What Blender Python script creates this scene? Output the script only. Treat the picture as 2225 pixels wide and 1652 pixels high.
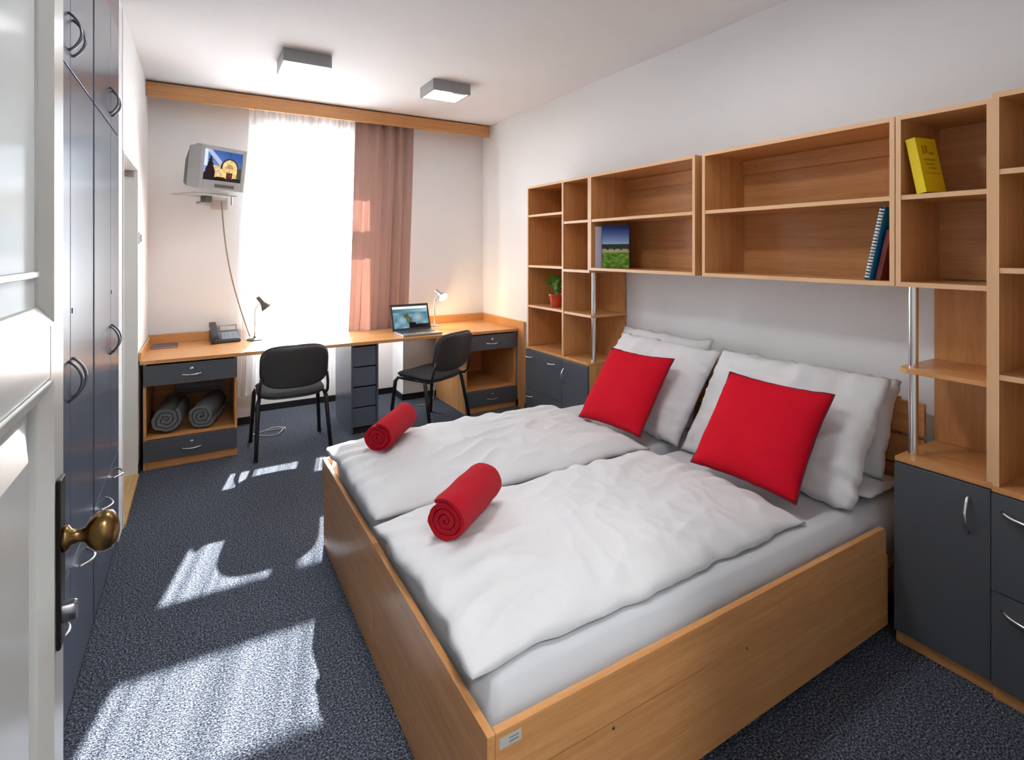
import bpy, bmesh, math, random
from mathutils import Vector, Matrix, noise
PI = math.pi
random.seed(7)
for o in list(bpy.data.objects):
    bpy.data.objects.remove(o)
SC = bpy.context.scene
COL = SC.collection

# ------------------------------------------------------------------ camera
cd = bpy.data.cameras.new('camera')
cam = bpy.data.objects.new('camera', cd)
COL.objects.link(cam)
cam.location = (0, 0, 1.52)
cam.rotation_euler = (PI / 2, 0, -0.5329)
cd.sensor_width = 36.0
cd.sensor_fit = 'HORIZONTAL'
cd.lens = 1150.7 / 2225 * 36.0
cd.shift_y = -(826.0 - 543.1) / 2225
cd.clip_start = 0.02
SC.camera = cam

# ------------------------------------------------------------------ daylight and exposure
w = bpy.data.worlds.new('sky')
SC.world = w
w.use_nodes = True
w.node_tree.nodes['Background'].inputs[0].default_value = (0.78, 0.89, 1.0, 1)
w.node_tree.nodes['Background'].inputs[1].default_value = 7.8
sd = bpy.data.lights.new('sun', 'SUN')
sd.energy = 25.0
sd.angle = math.radians(0.6)
sd.color = (1.0, 0.97, 0.94)
sun = bpy.data.objects.new('sun', sd)
COL.objects.link(sun)
sun.location = (3, 9, 6)
sun.rotation_euler = Vector((-0.245, -1.0, -0.612)).to_track_quat('-Z', 'Y').to_euler()
pd = bpy.data.lights.new('window_portal', 'AREA')
pd.shape = 'RECTANGLE'
pd.size = 1.2
pd.size_y = 1.7
pd.cycles.is_portal = True
portal = bpy.data.objects.new('window_portal', pd)
COL.objects.link(portal)
portal.location = (1.05, 5.60, 1.65)
portal.rotation_euler = (-PI / 2, 0, 0)
SC.view_settings.view_transform = 'Standard'
SC.view_settings.look = 'None'
SC.view_settings.gamma = 1.0
SC.view_settings.use_curve_mapping = False
SC.view_settings.exposure = 1.82

# ------------------------------------------------------------------ materials
def srgb(r, g, b):
    f = lambda c: (c / 255 / 12.92) if c / 255 <= 0.04045 else ((c / 255 + 0.055) / 1.055) ** 2.4
    return (f(r), f(g), f(b), 1)

MATS = {}
def newmat(name):
    m = bpy.data.materials.new(name)
    m.use_nodes = True
    MATS[name] = m
    return m, m.node_tree.nodes, m.node_tree.links

def plain(name, col, rough=0.5, metal=0.0, spec=0.5, bump=0.0, bscale=200, var=0.0, vscale=8, sheen=0.0, coat=0.0):
    m, N, L = newmat(name)
    p = N['Principled BSDF']
    p.inputs['Base Color'].default_value = col
    p.inputs['Roughness'].default_value = rough
    p.inputs['Metallic'].default_value = metal
    p.inputs['Specular IOR Level'].default_value = spec
    p.inputs['Sheen Weight'].default_value = sheen
    p.inputs['Coat Weight'].default_value = coat
    tc = N.new('ShaderNodeTexCoord')
    if var:
        n = N.new('ShaderNodeTexNoise'); n.inputs['Scale'].default_value = vscale
        n.inputs['Detail'].default_value = 4
        L.new(tc.outputs['Object'], n.inputs['Vector'])
        mx = N.new('ShaderNodeMix'); mx.data_type = 'RGBA'
        mx.inputs[6].default_value = [c * (1 - var) for c in col[:3]] + [1]
        mx.inputs[7].default_value = [min(1, c * (1 + var)) for c in col[:3]] + [1]
        L.new(n.outputs['Fac'], mx.inputs[0]); L.new(mx.outputs[2], p.inputs['Base Color'])
    if bump:
        n2 = N.new('ShaderNodeTexNoise'); n2.inputs['Scale'].default_value = bscale
        n2.inputs['Detail'].default_value = 3
        L.new(tc.outputs['Object'], n2.inputs['Vector'])
        b = N.new('ShaderNodeBump'); b.inputs['Strength'].default_value = bump
        b.inputs['Distance'].default_value = 0.004
        L.new(n2.outputs['Fac'], b.inputs['Height']); L.new(b.outputs['Normal'], p.inputs['Normal'])
    return m

def wood(name, axis, c1=(220, 163, 106), c2=(197, 136, 82)):
    m, N, L = newmat(name)
    p = N['Principled BSDF']
    p.inputs['Roughness'].default_value = 0.26
    p.inputs['Specular IOR Level'].default_value = 0.45
    tc = N.new('ShaderNodeTexCoord'); mp = N.new('ShaderNodeMapping')
    s = [38, 38, 38]; s[axis] = 1.6
    mp.inputs['Scale'].default_value = s
    L.new(tc.outputs['Object'], mp.inputs['Vector'])
    n = N.new('ShaderNodeTexNoise'); n.inputs['Scale'].default_value = 1.0
    n.inputs['Detail'].default_value = 6; n.inputs['Distortion'].default_value = 0.6
    L.new(mp.outputs['Vector'], n.inputs['Vector'])
    mp2 = N.new('ShaderNodeMapping'); s2 = [160, 160, 160]; s2[axis] = 14
    mp2.inputs['Scale'].default_value = s2
    L.new(tc.outputs['Object'], mp2.inputs['Vector'])
    n2 = N.new('ShaderNodeTexNoise'); n2.inputs['Scale'].default_value = 1.0; n2.inputs['Detail'].default_value = 2
    L.new(mp2.outputs['Vector'], n2.inputs['Vector'])
    a = N.new('ShaderNodeMath'); a.operation = 'MULTIPLY_ADD'
    a.inputs[1].default_value = 0.35
    L.new(n2.outputs['Fac'], a.inputs[0])
    b = N.new('ShaderNodeMath'); b.operation = 'MULTIPLY'; b.inputs[1].default_value = 0.65
    L.new(n.outputs['Fac'], b.inputs[0]); L.new(b.outputs[0], a.inputs[2])
    r = N.new('ShaderNodeValToRGB')
    r.color_ramp.elements[0].position = 0.3; r.color_ramp.elements[0].color = srgb(*c2)
    r.color_ramp.elements[1].position = 0.7; r.color_ramp.elements[1].color = srgb(*c1)
    L.new(a.outputs[0], r.inputs[0]); L.new(r.outputs[0], p.inputs['Base Color'])
    return m

WX, WY, WZ = wood('beech_grain_x', 0), wood('beech_grain_y', 1), wood('beech_grain_z', 2)
def carpet_mat():
    m, N, L = newmat('carpet')
    p = N['Principled BSDF']
    p.inputs['Roughness'].default_value = 0.95
    p.inputs['Specular IOR Level'].default_value = 0.1
    tc = N.new('ShaderNodeTexCoord')
    n = N.new('ShaderNodeTexNoise'); n.inputs['Scale'].default_value = 150; n.inputs['Detail'].default_value = 3
    n.inputs['Roughness'].default_value = 0.7
    L.new(tc.outputs['Object'], n.inputs['Vector'])
    r = N.new('ShaderNodeValToRGB')
    e = r.color_ramp.elements
    e[0].position = 0.36; e[0].color = srgb(36, 41, 50)
    e[1].position = 0.66; e[1].color = srgb(164, 172, 187)
    x = r.color_ramp.elements.new(0.5); x.color = srgb(80, 87, 100)
    L.new(n.outputs['Fac'], r.inputs[0]); L.new(r.outputs[0], p.inputs['Base Color'])
    v = N.new('ShaderNodeTexVoronoi'); v.inputs['Scale'].default_value = 260
    L.new(tc.outputs['Object'], v.inputs['Vector'])
    ad = N.new('ShaderNodeMath'); ad.operation = 'ADD'
    L.new(v.outputs['Distance'], ad.inputs[0]); L.new(n.outputs['Fac'], ad.inputs[1])
    b = N.new('ShaderNodeBump'); b.inputs['Strength'].default_value = 0.9; b.inputs['Distance'].default_value = 0.006
    L.new(ad.outputs[0], b.inputs['Height']); L.new(b.outputs['Normal'], p.inputs['Normal'])
    return m
CARPET = carpet_mat()
WALL = plain('wall_paint', (0.85, 0.85, 0.85, 1), 0.9, spec=0.2, bump=0.05, bscale=90)
CEIL = plain('ceiling_paint', (0.82, 0.82, 0.825, 1), 0.92, spec=0.15, bump=0.04, bscale=90)
DOORP = plain('door_gloss_paint', (0.58, 0.58, 0.55, 1), 0.22, spec=0.5, bump=0.03, bscale=12)
TRIMP = plain('white_gloss_trim', (0.80, 0.80, 0.77, 1), 0.35)
SLATE = plain('slate_laminate', srgb(82, 86, 93), 0.36, spec=0.4, bump=0.04, bscale=600)
WARD = plain('slate_blue_lacquer', srgb(92, 100, 116), 0.22, spec=0.34)
FILL = plain('mauve_filler_laminate', srgb(140, 124, 124), 0.4)
BLACK = plain('black_shadow_gap', srgb(24, 25, 28), 0.6)
BASEB = plain('black_rubber_baseboard', srgb(22, 23, 26), 0.45)
CHROME = plain('satin_chrome', (0.78, 0.79, 0.80, 1), 0.16, metal=1.0)
STEEL = plain('dark_steel', (0.22, 0.22, 0.24, 1), 0.3, metal=1.0)
BRONZE = plain('aged_bronze', srgb(126, 98, 60), 0.28, metal=1.0, var=0.35, vscale=60)
DKBRONZE = plain('dark_bronze_plate', srgb(40, 30, 28), 0.35, metal=0.6)
SHEET = plain('grey_white_sheet', (0.58, 0.59, 0.61, 1), 0.85, spec=0.15, bump=0.10, bscale=40, sheen=0.1)
DUVET = plain('white_bedding_cotton', (0.71, 0.71, 0.715, 1), 0.88, spec=0.12, bump=0.32, bscale=13, sheen=0.1)
RED = plain('red_cotton', srgb(205, 20, 40), 0.85, spec=0.1, bump=0.12, bscale=500, var=0.06)
REDT = plain('red_terry', srgb(186, 16, 36), 0.95, spec=0.05, bump=0.7, bscale=420, var=0.15, vscale=90, sheen=0.1)
PIPE = plain('dark_red_piping', srgb(96, 10, 24), 0.8)
GREYW = plain('charcoal_wool', srgb(112, 115, 118), 0.95, spec=0.05, bump=0.6, bscale=260, var=0.2, vscale=60)
CHAIRF = plain('black_upholstery', srgb(62, 64, 68), 0.7, spec=0.25, bump=0.35, bscale=700)
CHAIRP = plain('black_plastic_shell', srgb(62, 62, 64), 0.4)
CHAIRM = plain('black_painted_tube', srgb(30, 30, 33), 0.3)
TVP = plain('silver_grey_plastic', srgb(160, 162, 162), 0.45)
TVD = plain('dark_grey_plastic', srgb(82, 80, 78), 0.5)
WHITEP = plain('white_plastic', srgb(226, 224, 218), 0.4)
PHONED = plain('phone_dark_plastic', srgb(58, 60, 64), 0.4)
PHONEG = plain('phone_blue_grey_plastic', srgb(120, 132, 146), 0.35)
LCD = plain('phone_display', srgb(206, 212, 214), 0.25)
ALU = plain('laptop_aluminium', srgb(190, 190, 190), 0.3, metal=0.7)
KEYS = plain('laptop_keys', srgb(52, 52, 56), 0.5)
TERRA = plain('orange_red_plant_pot', srgb(200, 66, 40), 0.4)
SOIL = plain('potting_soil', srgb(48, 34, 24), 0.95)
LEAF = plain('leaf_green', srgb(84, 172, 74), 0.45, var=0.35, vscale=40)
LEAFP = plain('leaf_pale_green', srgb(170, 200, 120), 0.45, var=0.2, vscale=40)
YELLOW = plain('yellow_book_cloth', srgb(235, 205, 20), 0.45)
YELLD = plain('yellow_book_print', srgb(190, 150, 20), 0.5)
PAPER = plain('book_pages', srgb(226, 218, 196), 0.8)
GREENB = plain('dark_green_cover', srgb(22, 62, 50), 0.4)
BLUEB = plain('blue_cover', srgb(30, 140, 205), 0.35)
NAVYB = plain('navy_cover', srgb(26, 34, 66), 0.35)
REDB = plain('dark_red_brown_cover', srgb(120, 52, 44), 0.4, var=0.5, vscale=25)
LILAC = plain('pale_lilac_cover', srgb(190, 180, 198), 0.4)
NOTEB = plain('plum_notebook_cover', srgb(86, 70, 92), 0.45)
WOOD_TH = wood('pale_threshold_wood', 1, (216, 176, 120), (190, 148, 92))
PLUG = plain('grey_cable', srgb(150, 136, 126), 0.5)
PINKP = plain('aged_white_socket_plastic', srgb(206, 194, 190), 0.5)
STICK = plain('grey_sticker', srgb(188, 188, 182), 0.5)
STICKL = plain('sticker_print', srgb(128, 130, 126), 0.5)

def emit(name, col, s):
    m, N, L = newmat(name)
    e = N.new('ShaderNodeEmission'); e.inputs[0].default_value = col; e.inputs[1].default_value = s
    L.new(e.outputs[0], N['Material Output'].inputs['Surface'])
    return m
LIGHTON = emit('ceiling_lamp_glow', (0.98, 0.98, 1.0, 1), 7.0)
NEARFILL = emit('entry_fill_glow', (0.97, 0.98, 1.0, 1), 19.0)  # glow of the fill lamp added over the carpet
BEDFILL = emit('bed_fill_glow', (0.97, 0.98, 1.0, 1), 6.0)  # glow of the fill lamp added over the beds
HALLFILL = emit('hall_fill_glow', (0.96, 0.98, 1.0, 1), 54.0)  # glow of the fill lamp added in the hallway
BULB = emit('warm_bulb_glow', (1.0, 0.80, 0.48, 1), 40.0)

def picture(name, s):
    m, N, L = newmat(name)
    a = N.new('ShaderNodeVertexColor'); a.layer_name = 'pic'
    if s:
        e = N.new('ShaderNodeEmission'); e.inputs[1].default_value = s
        L.new(a.outputs['Color'], e.inputs[0])
        g = N.new('ShaderNodeBsdfGlossy'); g.inputs['Roughness'].default_value = 0.12
        mx = N.new('ShaderNodeMixShader'); mx.inputs[0].default_value = 0.04
        L.new(e.outputs[0], mx.inputs[1]); L.new(g.outputs[0], mx.inputs[2])
        L.new(mx.outputs[0], N['Material Output'].inputs['Surface'])
    else:
        p = N['Principled BSDF']; p.inputs['Roughness'].default_value = 0.25
        L.new(a.outputs['Color'], p.inputs['Base Color'])
    return m
SCREEN = picture('screen_picture', 0.33)
COVER = picture('printed_cover', 0)

def glass_mat(name, tint, gloss, rough=0.02, frost=0.0):
    m, N, L = newmat(name)
    t = N.new('ShaderNodeBsdfTransparent'); t.inputs[0].default_value = tint
    g = N.new('ShaderNodeBsdfGlossy'); g.inputs['Roughness'].default_value = rough
    mx = N.new('ShaderNodeMixShader'); mx.inputs[0].default_value = gloss
    L.new(t.outputs[0], mx.inputs[1]); L.new(g.outputs[0], mx.inputs[2])
    if frost:
        d = N.new('ShaderNodeBsdfTranslucent'); d.inputs[0].default_value = (0.9, 0.93, 0.92, 1)
        d2 = N.new('ShaderNodeBsdfDiffuse'); d2.inputs[0].default_value = (0.85, 0.88, 0.87, 1)
        m2 = N.new('ShaderNodeMixShader'); m2.inputs[0].default_value = 0.85
        L.new(d.outputs[0], m2.inputs[1]); L.new(d2.outputs[0], m2.inputs[2])
        m3 = N.new('ShaderNodeMixShader'); m3.inputs[0].default_value = frost
        L.new(mx.outputs[0], m3.inputs[1]); L.new(m2.outputs[0], m3.inputs[2])
        L.new(m3.outputs[0], N['Material Output'].inputs['Surface'])
    else:
        L.new(mx.outputs[0], N['Material Output'].inputs['Surface'])
    return m
GLASS = glass_mat('window_glass', (0.97, 0.98, 0.98, 1), 0.05)
FROST = glass_mat('frosted_door_glass', (0.9, 0.93, 0.93, 1), 0.25, 0.12, 0.85)

def cloth(name, col, transl, transp, stripes=0):
    m, N, L = newmat(name)
    d = N.new('ShaderNodeBsdfDiffuse'); d.inputs[0].default_value = col
    t = N.new('ShaderNodeBsdfTranslucent'); t.inputs[0].default_value = col
    mx = N.new('ShaderNodeMixShader'); mx.inputs[0].default_value = transl
    L.new(d.outputs[0], mx.inputs[1]); L.new(t.outputs[0], mx.inputs[2])
    out = mx
    if transp:
        tr = N.new('ShaderNodeBsdfTransparent')
        m2 = N.new('ShaderNodeMixShader')
        L.new(mx.outputs[0], m2.inputs[1]); L.new(tr.outputs[0], m2.inputs[2])
        tc = N.new('ShaderNodeTexCoord'); mp = N.new('ShaderNodeMapping')
        mp.inputs['Scale'].default_value = (stripes, 0.0, 0.15)
        n = N.new('ShaderNodeTexNoise'); n.inputs['Scale'].default_value = 1.0; n.inputs['Detail'].default_value = 2
        L.new(tc.outputs['Object'], mp.inputs['Vector']); L.new(mp.outputs['Vector'], n.inputs['Vector'])
        mr = N.new('ShaderNodeMapRange')
        mr.inputs[1].default_value = 0.35; mr.inputs[2].default_value = 0.6
        mr.inputs[3].default_value = transp * 0.35; mr.inputs[4].default_value = transp
        L.new(n.outputs['Fac'], mr.inputs[0]); L.new(mr.outputs[0], m2.inputs[0])
        out = m2
    L.new(out.outputs[0], N['Material Output'].inputs['Surface'])
    return m
DRAPE = cloth('dusty_rose_brown_drape', srgb(182, 154, 144), 0.36, 0)
SHEER = cloth('white_sheer_voile', (0.9, 0.9, 0.9, 1), 0.6, 0.62, 26)

# ------------------------------------------------------------------ mesh helpers
class B:
    def __init__(s):
        s.bm = bmesh.new()
    def box(s, x0, x1, y0, y1, z0, z1):
        if x0 > x1: x0, x1 = x1, x0
        if y0 > y1: y0, y1 = y1, y0
        if z0 > z1: z0, z1 = z1, z0
        v = [s.bm.verts.new(p) for p in ((x0, y0, z0), (x1, y0, z0), (x1, y1, z0), (x0, y1, z0), (x0, y0, z1), (x1, y0, z1), (x1, y1, z1), (x0, y1, z1))]
        for f in ((3, 2, 1, 0), (4, 5, 6, 7), (0, 1, 5, 4), (1, 2, 6, 5), (2, 3, 7, 6), (3, 0, 4, 7)):
            s.bm.faces.new([v[i] for i in f])
        return s
    def hexa(s, pts):
        v = [s.bm.verts.new(p) for p in pts]
        for f in ((3, 2, 1, 0), (4, 5, 6, 7), (0, 1, 5, 4), (1, 2, 6, 5), (2, 3, 7, 6), (3, 0, 4, 7)):
            s.bm.faces.new([v[i] for i in f])
        return s
    def prism(s, poly, a, b, axis=2):
        """extrude a 2-D polygon (ccw) between a and b along an axis"""
        def P(p, h):
            if axis == 2: return (p[0], p[1], h)
            if axis == 1: return (p[0], h, p[1])
            return (h, p[0], p[1])
        lo = [s.bm.verts.new(P(p, a)) for p in poly]
        hi = [s.bm.verts.new(P(p, b)) for p in poly]
        n = len(poly)
        s.bm.faces.new(lo[::-1]); s.bm.faces.new(hi)
        for i in range(n):
            s.bm.faces.new((lo[i], lo[(i + 1) % n], hi[(i + 1) % n], hi[i]))
        return s
    def tube(s, pts, r, n=10, closed=False):
        pts = [Vector(p) for p in pts]
        rings = []
        m = len(pts)
        prev = None
        for i, p in enumerate(pts):
            if closed:
                t = pts[(i + 1) % m] - pts[i - 1]
            else:
                t = pts[min(i + 1, m - 1)] - pts[max(i - 1, 0)]
            t.normalize()
            if prev is None:
                u = t.orthogonal().normalized()
            else:
                u = (prev - t * prev.dot(t))
                u = u.normalized() if u.length > 1e-6 else t.orthogonal().normalized()
            prev = u
            v = t.cross(u)
            rr = r[i] if isinstance(r, (list, tuple)) else r
            rings.append([s.bm.verts.new(p + (u * math.cos(2 * PI * k / n) + v * math.sin(2 * PI * k / n)) * rr) for k in range(n)])
        for i in range(m if closed else m - 1):
            a, b = rings[i], rings[(i + 1) % m]
            for k in range(n):
                s.bm.faces.new((a[k], a[(k + 1) % n], b[(k + 1) % n], b[k]))
        if not closed:
            s.bm.faces.new(rings[0][::-1]); s.bm.faces.new(rings[-1])
        return s
    def lathe(s, prof, M=Matrix(), n=24):
        """prof = [(radius, height)] revolved about local z, then placed by M"""
        rings = []
        for r, h in prof:
            if r < 1e-6:
                rings.append([s.bm.verts.new(M @ Vector((0, 0, h)))])
            else:
                rings.append([s.bm.verts.new(M @ Vector((r * math.cos(2 * PI * k / n), r * math.sin(2 * PI * k / n), h))) for k in range(n)])
        for a, b in zip(rings, rings[1:]):
            for k in range(n):
                k2 = (k + 1) % n
                if len(a) == 1 and len(b) == 1: continue
                if len(a) == 1: s.bm.faces.new((a[0], b[k2], b[k]))
                elif len(b) == 1: s.bm.faces.new((a[k], a[k2], b[0]))
                else: s.bm.faces.new((a[k], a[k2], b[k2], b[k]))
        return s
    def grid(s, nu, nv, f):
        V = [[s.bm.verts.new(f(i / nu, j / nv)) for j in range(nv + 1)] for i in range(nu + 1)]
        for i in range(nu):
            for j in range(nv):
                s.bm.faces.new((V[i][j], V[i + 1][j], V[i + 1][j + 1], V[i][j + 1]))
        return s
    def shell(s, nu, nv, f, g):
        """closed pad: top surface f and bottom surface g share their border"""
        V = [[s.bm.verts.new(f(i / nu, j / nv)) for j in range(nv + 1)] for i in range(nu + 1)]
        U = [[V[i][j] if i in (0, nu) or j in (0, nv) else s.bm.verts.new(g(i / nu, j / nv)) for j in range(nv + 1)] for i in range(nu + 1)]
        for i in range(nu):
            for j in range(nv):
                s.bm.faces.new((V[i][j], V[i + 1][j], V[i + 1][j + 1], V[i][j + 1]))
                try: s.bm.faces.new((U[i][j + 1], U[i + 1][j + 1], U[i + 1][j], U[i][j]))
                except ValueError: pass
        return s
    def obj(s, name, mat, parent=None, world=True, bevel=0.0, smooth=False, label=None, subd=0):
        if parent is not None and world:
            off = Vector((0, 0, 0)); q = parent
            while q is not None:
                off += q.location; q = q.parent
            for v in s.bm.verts: v.co -= off
        base = None
        if parent is None and len(s.bm.verts):
            xs = [v.co for v in s.bm.verts]
            base = Vector(((min(c.x for c in xs) + max(c.x for c in xs)) / 2, (min(c.y for c in xs) + max(c.y for c in xs)) / 2, min(c.z for c in xs)))
            for v in s.bm.verts: v.co -= base
        bmesh.ops.recalc_face_normals(s.bm, faces=s.bm.faces)
        me = bpy.data.meshes.new(name)
        s.bm.to_mesh(me); s.bm.free()
        me.materials.append(mat)
        if smooth:
            for p in me.polygons: p.use_smooth = True
            if smooth != 'all':
                me.set_sharp_from_angle(angle=math.radians(smooth if smooth is not True else 40))
        o = bpy.data.objects.new(name, me)
        COL.objects.link(o)
        if base is not None: o.location = base
        o.parent = parent
        if bevel:
            b = o.modifiers.new('edge', 'BEVEL'); b.width = bevel; b.segments = 2; b.limit_method = 'ANGLE'
        if subd:
            d = o.modifiers.new('smooth', 'SUBSURF'); d.levels = subd; d.render_levels = subd
        if label: o['label'] = label
        return o

def box(x0, x1, y0, y1, z0, z1):
    return B().box(x0, x1, y0, y1, z0, z1)
def tag(o, label, cat, group=None, kind=None):
    o['label'] = label; o['category'] = cat
    if group: o['group'] = group
    if kind: o['kind'] = kind
    return o
def thing(name, label, cat, loc, rotz=0, group=None, kind=None):
    o = bpy.data.objects.new(name, None)
    o.empty_display_size = 0.1
    COL.objects.link(o)
    o.location = loc; o.rotation_euler = (0, 0, rotz)
    return tag(o, label, cat, group, kind)
def struct(b, name, mat, label, cat, bevel=0):
    return tag(b.obj(name, mat, bevel=bevel), label, cat, kind='structure')
def copy_tree(o, parent=None):
    c = o.copy(); COL.objects.link(c); c.parent = parent
    for ch in list(o.children): copy_tree(ch, c)
    return c
def arc(p0, p1, bulge, n=14):
    """bow handle from p0 to p1 pushed out by the vector bulge"""
    p0, p1, bulge = Vector(p0), Vector(p1), Vector(bulge)
    return [p0.lerp(p1, i / n) + bulge * (math.sin(PI * i / n) ** 0.7) for i in range(n + 1)]
def handle(parent, p0, p1, bulge, mat=CHROME, r=0.0045, label=None):
    return B().tube(arc(p0, p1, bulge), r, 8).obj('handle', mat, parent, smooth='all', label=label)

# ------------------------------------------------------------------ the room
XL, XR, YF, ZC = -0.36, 2.68, 5.17, 2.84
NX0, NX1, NY = 0.40, 1.77, 5.50          # window niche
HX0, HX1, HY = -1.10, 1.60, -1.60        # hallway behind the doorway
struct(box(-1.1, 2.9, HY, 5.9, -0.1, 0), 'floor', CARPET, 'dark slate blue flecked carpet floor', 'floor')
struct(box(-1.1, 2.9, HY, 5.75, ZC, ZC + 0.1), 'ceiling', CEIL, 'plain white painted ceiling', 'ceiling')
struct(box(XR, XR + 0.15, 0.15, 5.75, 0, ZC), 'wall_right', WALL, 'long white wall behind the shelves and bed heads', 'wall')
wl = B()
wl.box(-1.1, -0.97, 0.15, 3.41, 0, ZC)
wl.box(-0.97, XL, 0.15, 1.745, 0, ZC)
wl.box(-1.1, XL - 0.003, 3.415, 3.56, 0, ZC)
wl.box(-0.62, XL, 3.56, 4.335, 2.062, ZC)
wl.box(-0.62, XL, 4.335, 5.75, 0, ZC)
struct(wl, 'wall_left', WALL, 'white left wall with the built-in wardrobe and a doorway', 'wall')
wf = B()
wf.box(XL, NX0, YF, 5.75, 0, ZC)
wf.box(NX1, XR, YF, 5.75, 0, ZC)
wf.box(NX0, NX1, YF, 5.75, 2.62, ZC)
wf.box(NX0, NX1, NY, 5.75, 0, 0.80)                    # parapet under the window
wf.box(NX0, 0.46, NY, 5.75, 0.80, 2.62)
wf.box(1.62, NX1, NY, 5.75, 0.80, 2.62)
wf.box(0.46, 1.62, NY, 5.75, 2.42, 2.62)
struct(wf, 'wall_far', WALL, 'white window wall with a deep niche behind the curtains', 'wall')
wn = B()
wn.box(-1.1, -0.25, -0.05, 0.15, 0, ZC)
wn.box(0.76, 2.9, -0.05, 0.15, 0, ZC)
wn.box(-0.25, 0.76, -0.05, 0.15, 2.12, ZC)
struct(wn, 'wall_near', WALL, 'white entrance wall around the open doorway', 'wall')
wh = B()
wh.box(-1.2, HX0, HY, -0.05, 0, ZC); wh.box(2.8, 2.9, HY, -0.05, 0, ZC); wh.box(-1.2, 2.9, HY - 0.1, HY, 0, ZC)
struct(wh, 'wall_hall', WALL, 'white hallway walls outside the entrance door', 'wall')

# black baseboards
bb = B()
bb.box(NX1, XR - 0.005, YF - 0.012, YF, 0, 0.06)
bb.box(XL + 0.001, NX0, YF - 0.012, YF, 0, 0.06)
bb.box(NX0 + 0.012, NX1 - 0.012, NY - 0.012, NY, 0, 0.06)
bb.box(NX1 - 0.012, NX1, YF - 0.012, NY, 0, 0.06)
bb.box(NX0, NX0 + 0.012, YF - 0.012, NY, 0, 0.06)
struct(bb, 'baseboard_far', BASEB, 'black baseboard running along the window wall', 'baseboard')
struct(box(XL, XL + 0.012, 4.338, YF - 0.013, 0, 0.06), 'baseboard_left', BASEB, 'short black baseboard beside the desk unit', 'baseboard')
struct(box(XR - 0.012, XR, 3.73, YF - 0.014, 0, 0.06), 'baseboard_right', BASEB, 'black baseboard below the desk end on the right wall', 'baseboard')

# doorway in the left wall: jamb lining, threshold, closed door
dj = B()
dj.box(-0.60, XL + 0.004, 4.322, 4.3348, 0, 2.062)
dj.box(-0.60, XL + 0.004, 3.5605, 3.573, 0, 2.062)
dj.box(-0.60, XL + 0.004, 3.573, 4.322, 2.05, 2.0618)
struct(dj, 'trim_1', TRIMP, 'pale painted jamb lining of the side doorway', 'door frame')
jp = struct(box(-0.435, -0.375, 4.316, 4.322, 2.005, 2.045), 'trim_2', PINKP, 'small grey plate high on the side doorway jamb', 'plate')
for k in range(3):
    box(-0.43, -0.38, 4.313, 4.3165, 2.008 + k * 0.014, 2.013 + k * 0.014).obj('groove', PLUG, jp)
struct(box(-0.60, XL + 0.012, 3.573, 4.322, 0, 0.022), 'trim_3', WOOD_TH, 'pale wooden threshold strip in the side doorway', 'threshold', 0.002)
sd2 = struct(box(-0.60, -0.565, 3.575, 4.32, 0.024, 2.048), 'door_2', DOORP, 'white closed door set back in the side doorway', 'door', 0.002)
box(-0.566, -0.560, 3.67, 4.22, 1.15, 1.95).obj('panel', DOORP, sd2, bevel=0.002)
box(-0.566, -0.560, 3.67, 4.22, 0.15, 0.95).obj('panel', DOORP, sd2, bevel=0.002)

# window: frame, mullion, transom, two sill boards and panes
win = thing('window_1', 'white casement window behind the sheer curtain', 'window', (1.04, 5.56, 0.80), kind='structure')
x0, x1, z0, z1 = 0.462, 1.618, 0.802, 2.418
yf0, yf1 = 5.53, 5.60
f = B()
f.box(x0, x0 + 0.055, yf0, yf1, z0, z1); f.box(x1 - 0.055, x1, yf0, yf1, z0, z1)
f.box(x0 + 0.055, x1 - 0.055, yf0, yf1, z0, z0 + 0.06); f.box(x0 + 0.055, x1 - 0.055, yf0, yf1, z1 - 0.06, z1)
f.obj('window_frame', TRIMP, win, bevel=0.003)
box(x0 + 0.055, x1 - 0.055, yf0 - 0.005, yf1, 1.79, 1.97).obj('transom', TRIMP, win, bevel=0.003)
xm = 1.04
for za, zb in ((z0 + 0.06, 1.79), (1.97, z1 - 0.06)):
    single = za > 1.5
    if not single: box(xm - 0.03, xm + 0.03, yf0, yf1, za, zb).obj('mullion', TRIMP, win, bevel=0.003)
    for xa, xb in (((x0 + 0.055, x1 - 0.055),) if single else ((x0 + 0.055, xm - 0.03), (xm + 0.03, x1 - 0.055))):
        c = B()
        c.box(xa, xa + 0.03, yf0 + 0.01, yf1 - 0.015, za, zb); c.box(xb - 0.03, xb, yf0 + 0.01, yf1 - 0.015, za, zb)
        c.box(xa + 0.03, xb - 0.03, yf0 + 0.01, yf1 - 0.015, za, za + 0.03); c.box(xa + 0.03, xb - 0.03, yf0 + 0.01, yf1 - 0.015, zb - 0.03, zb)
        s_ = c.obj('sash', TRIMP, win, bevel=0.002)
        box(xa + 0.03, xb - 0.03, yf0 + 0.028, yf0 + 0.032, za + 0.03, zb - 0.03).obj('pane', GLASS, s_)
box(NX0 + 0.001, NX1 - 0.001, 5.40, 5.529, 0.802, 0.825).obj('window_sill', TRIMP, win, bevel=0.004)

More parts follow.
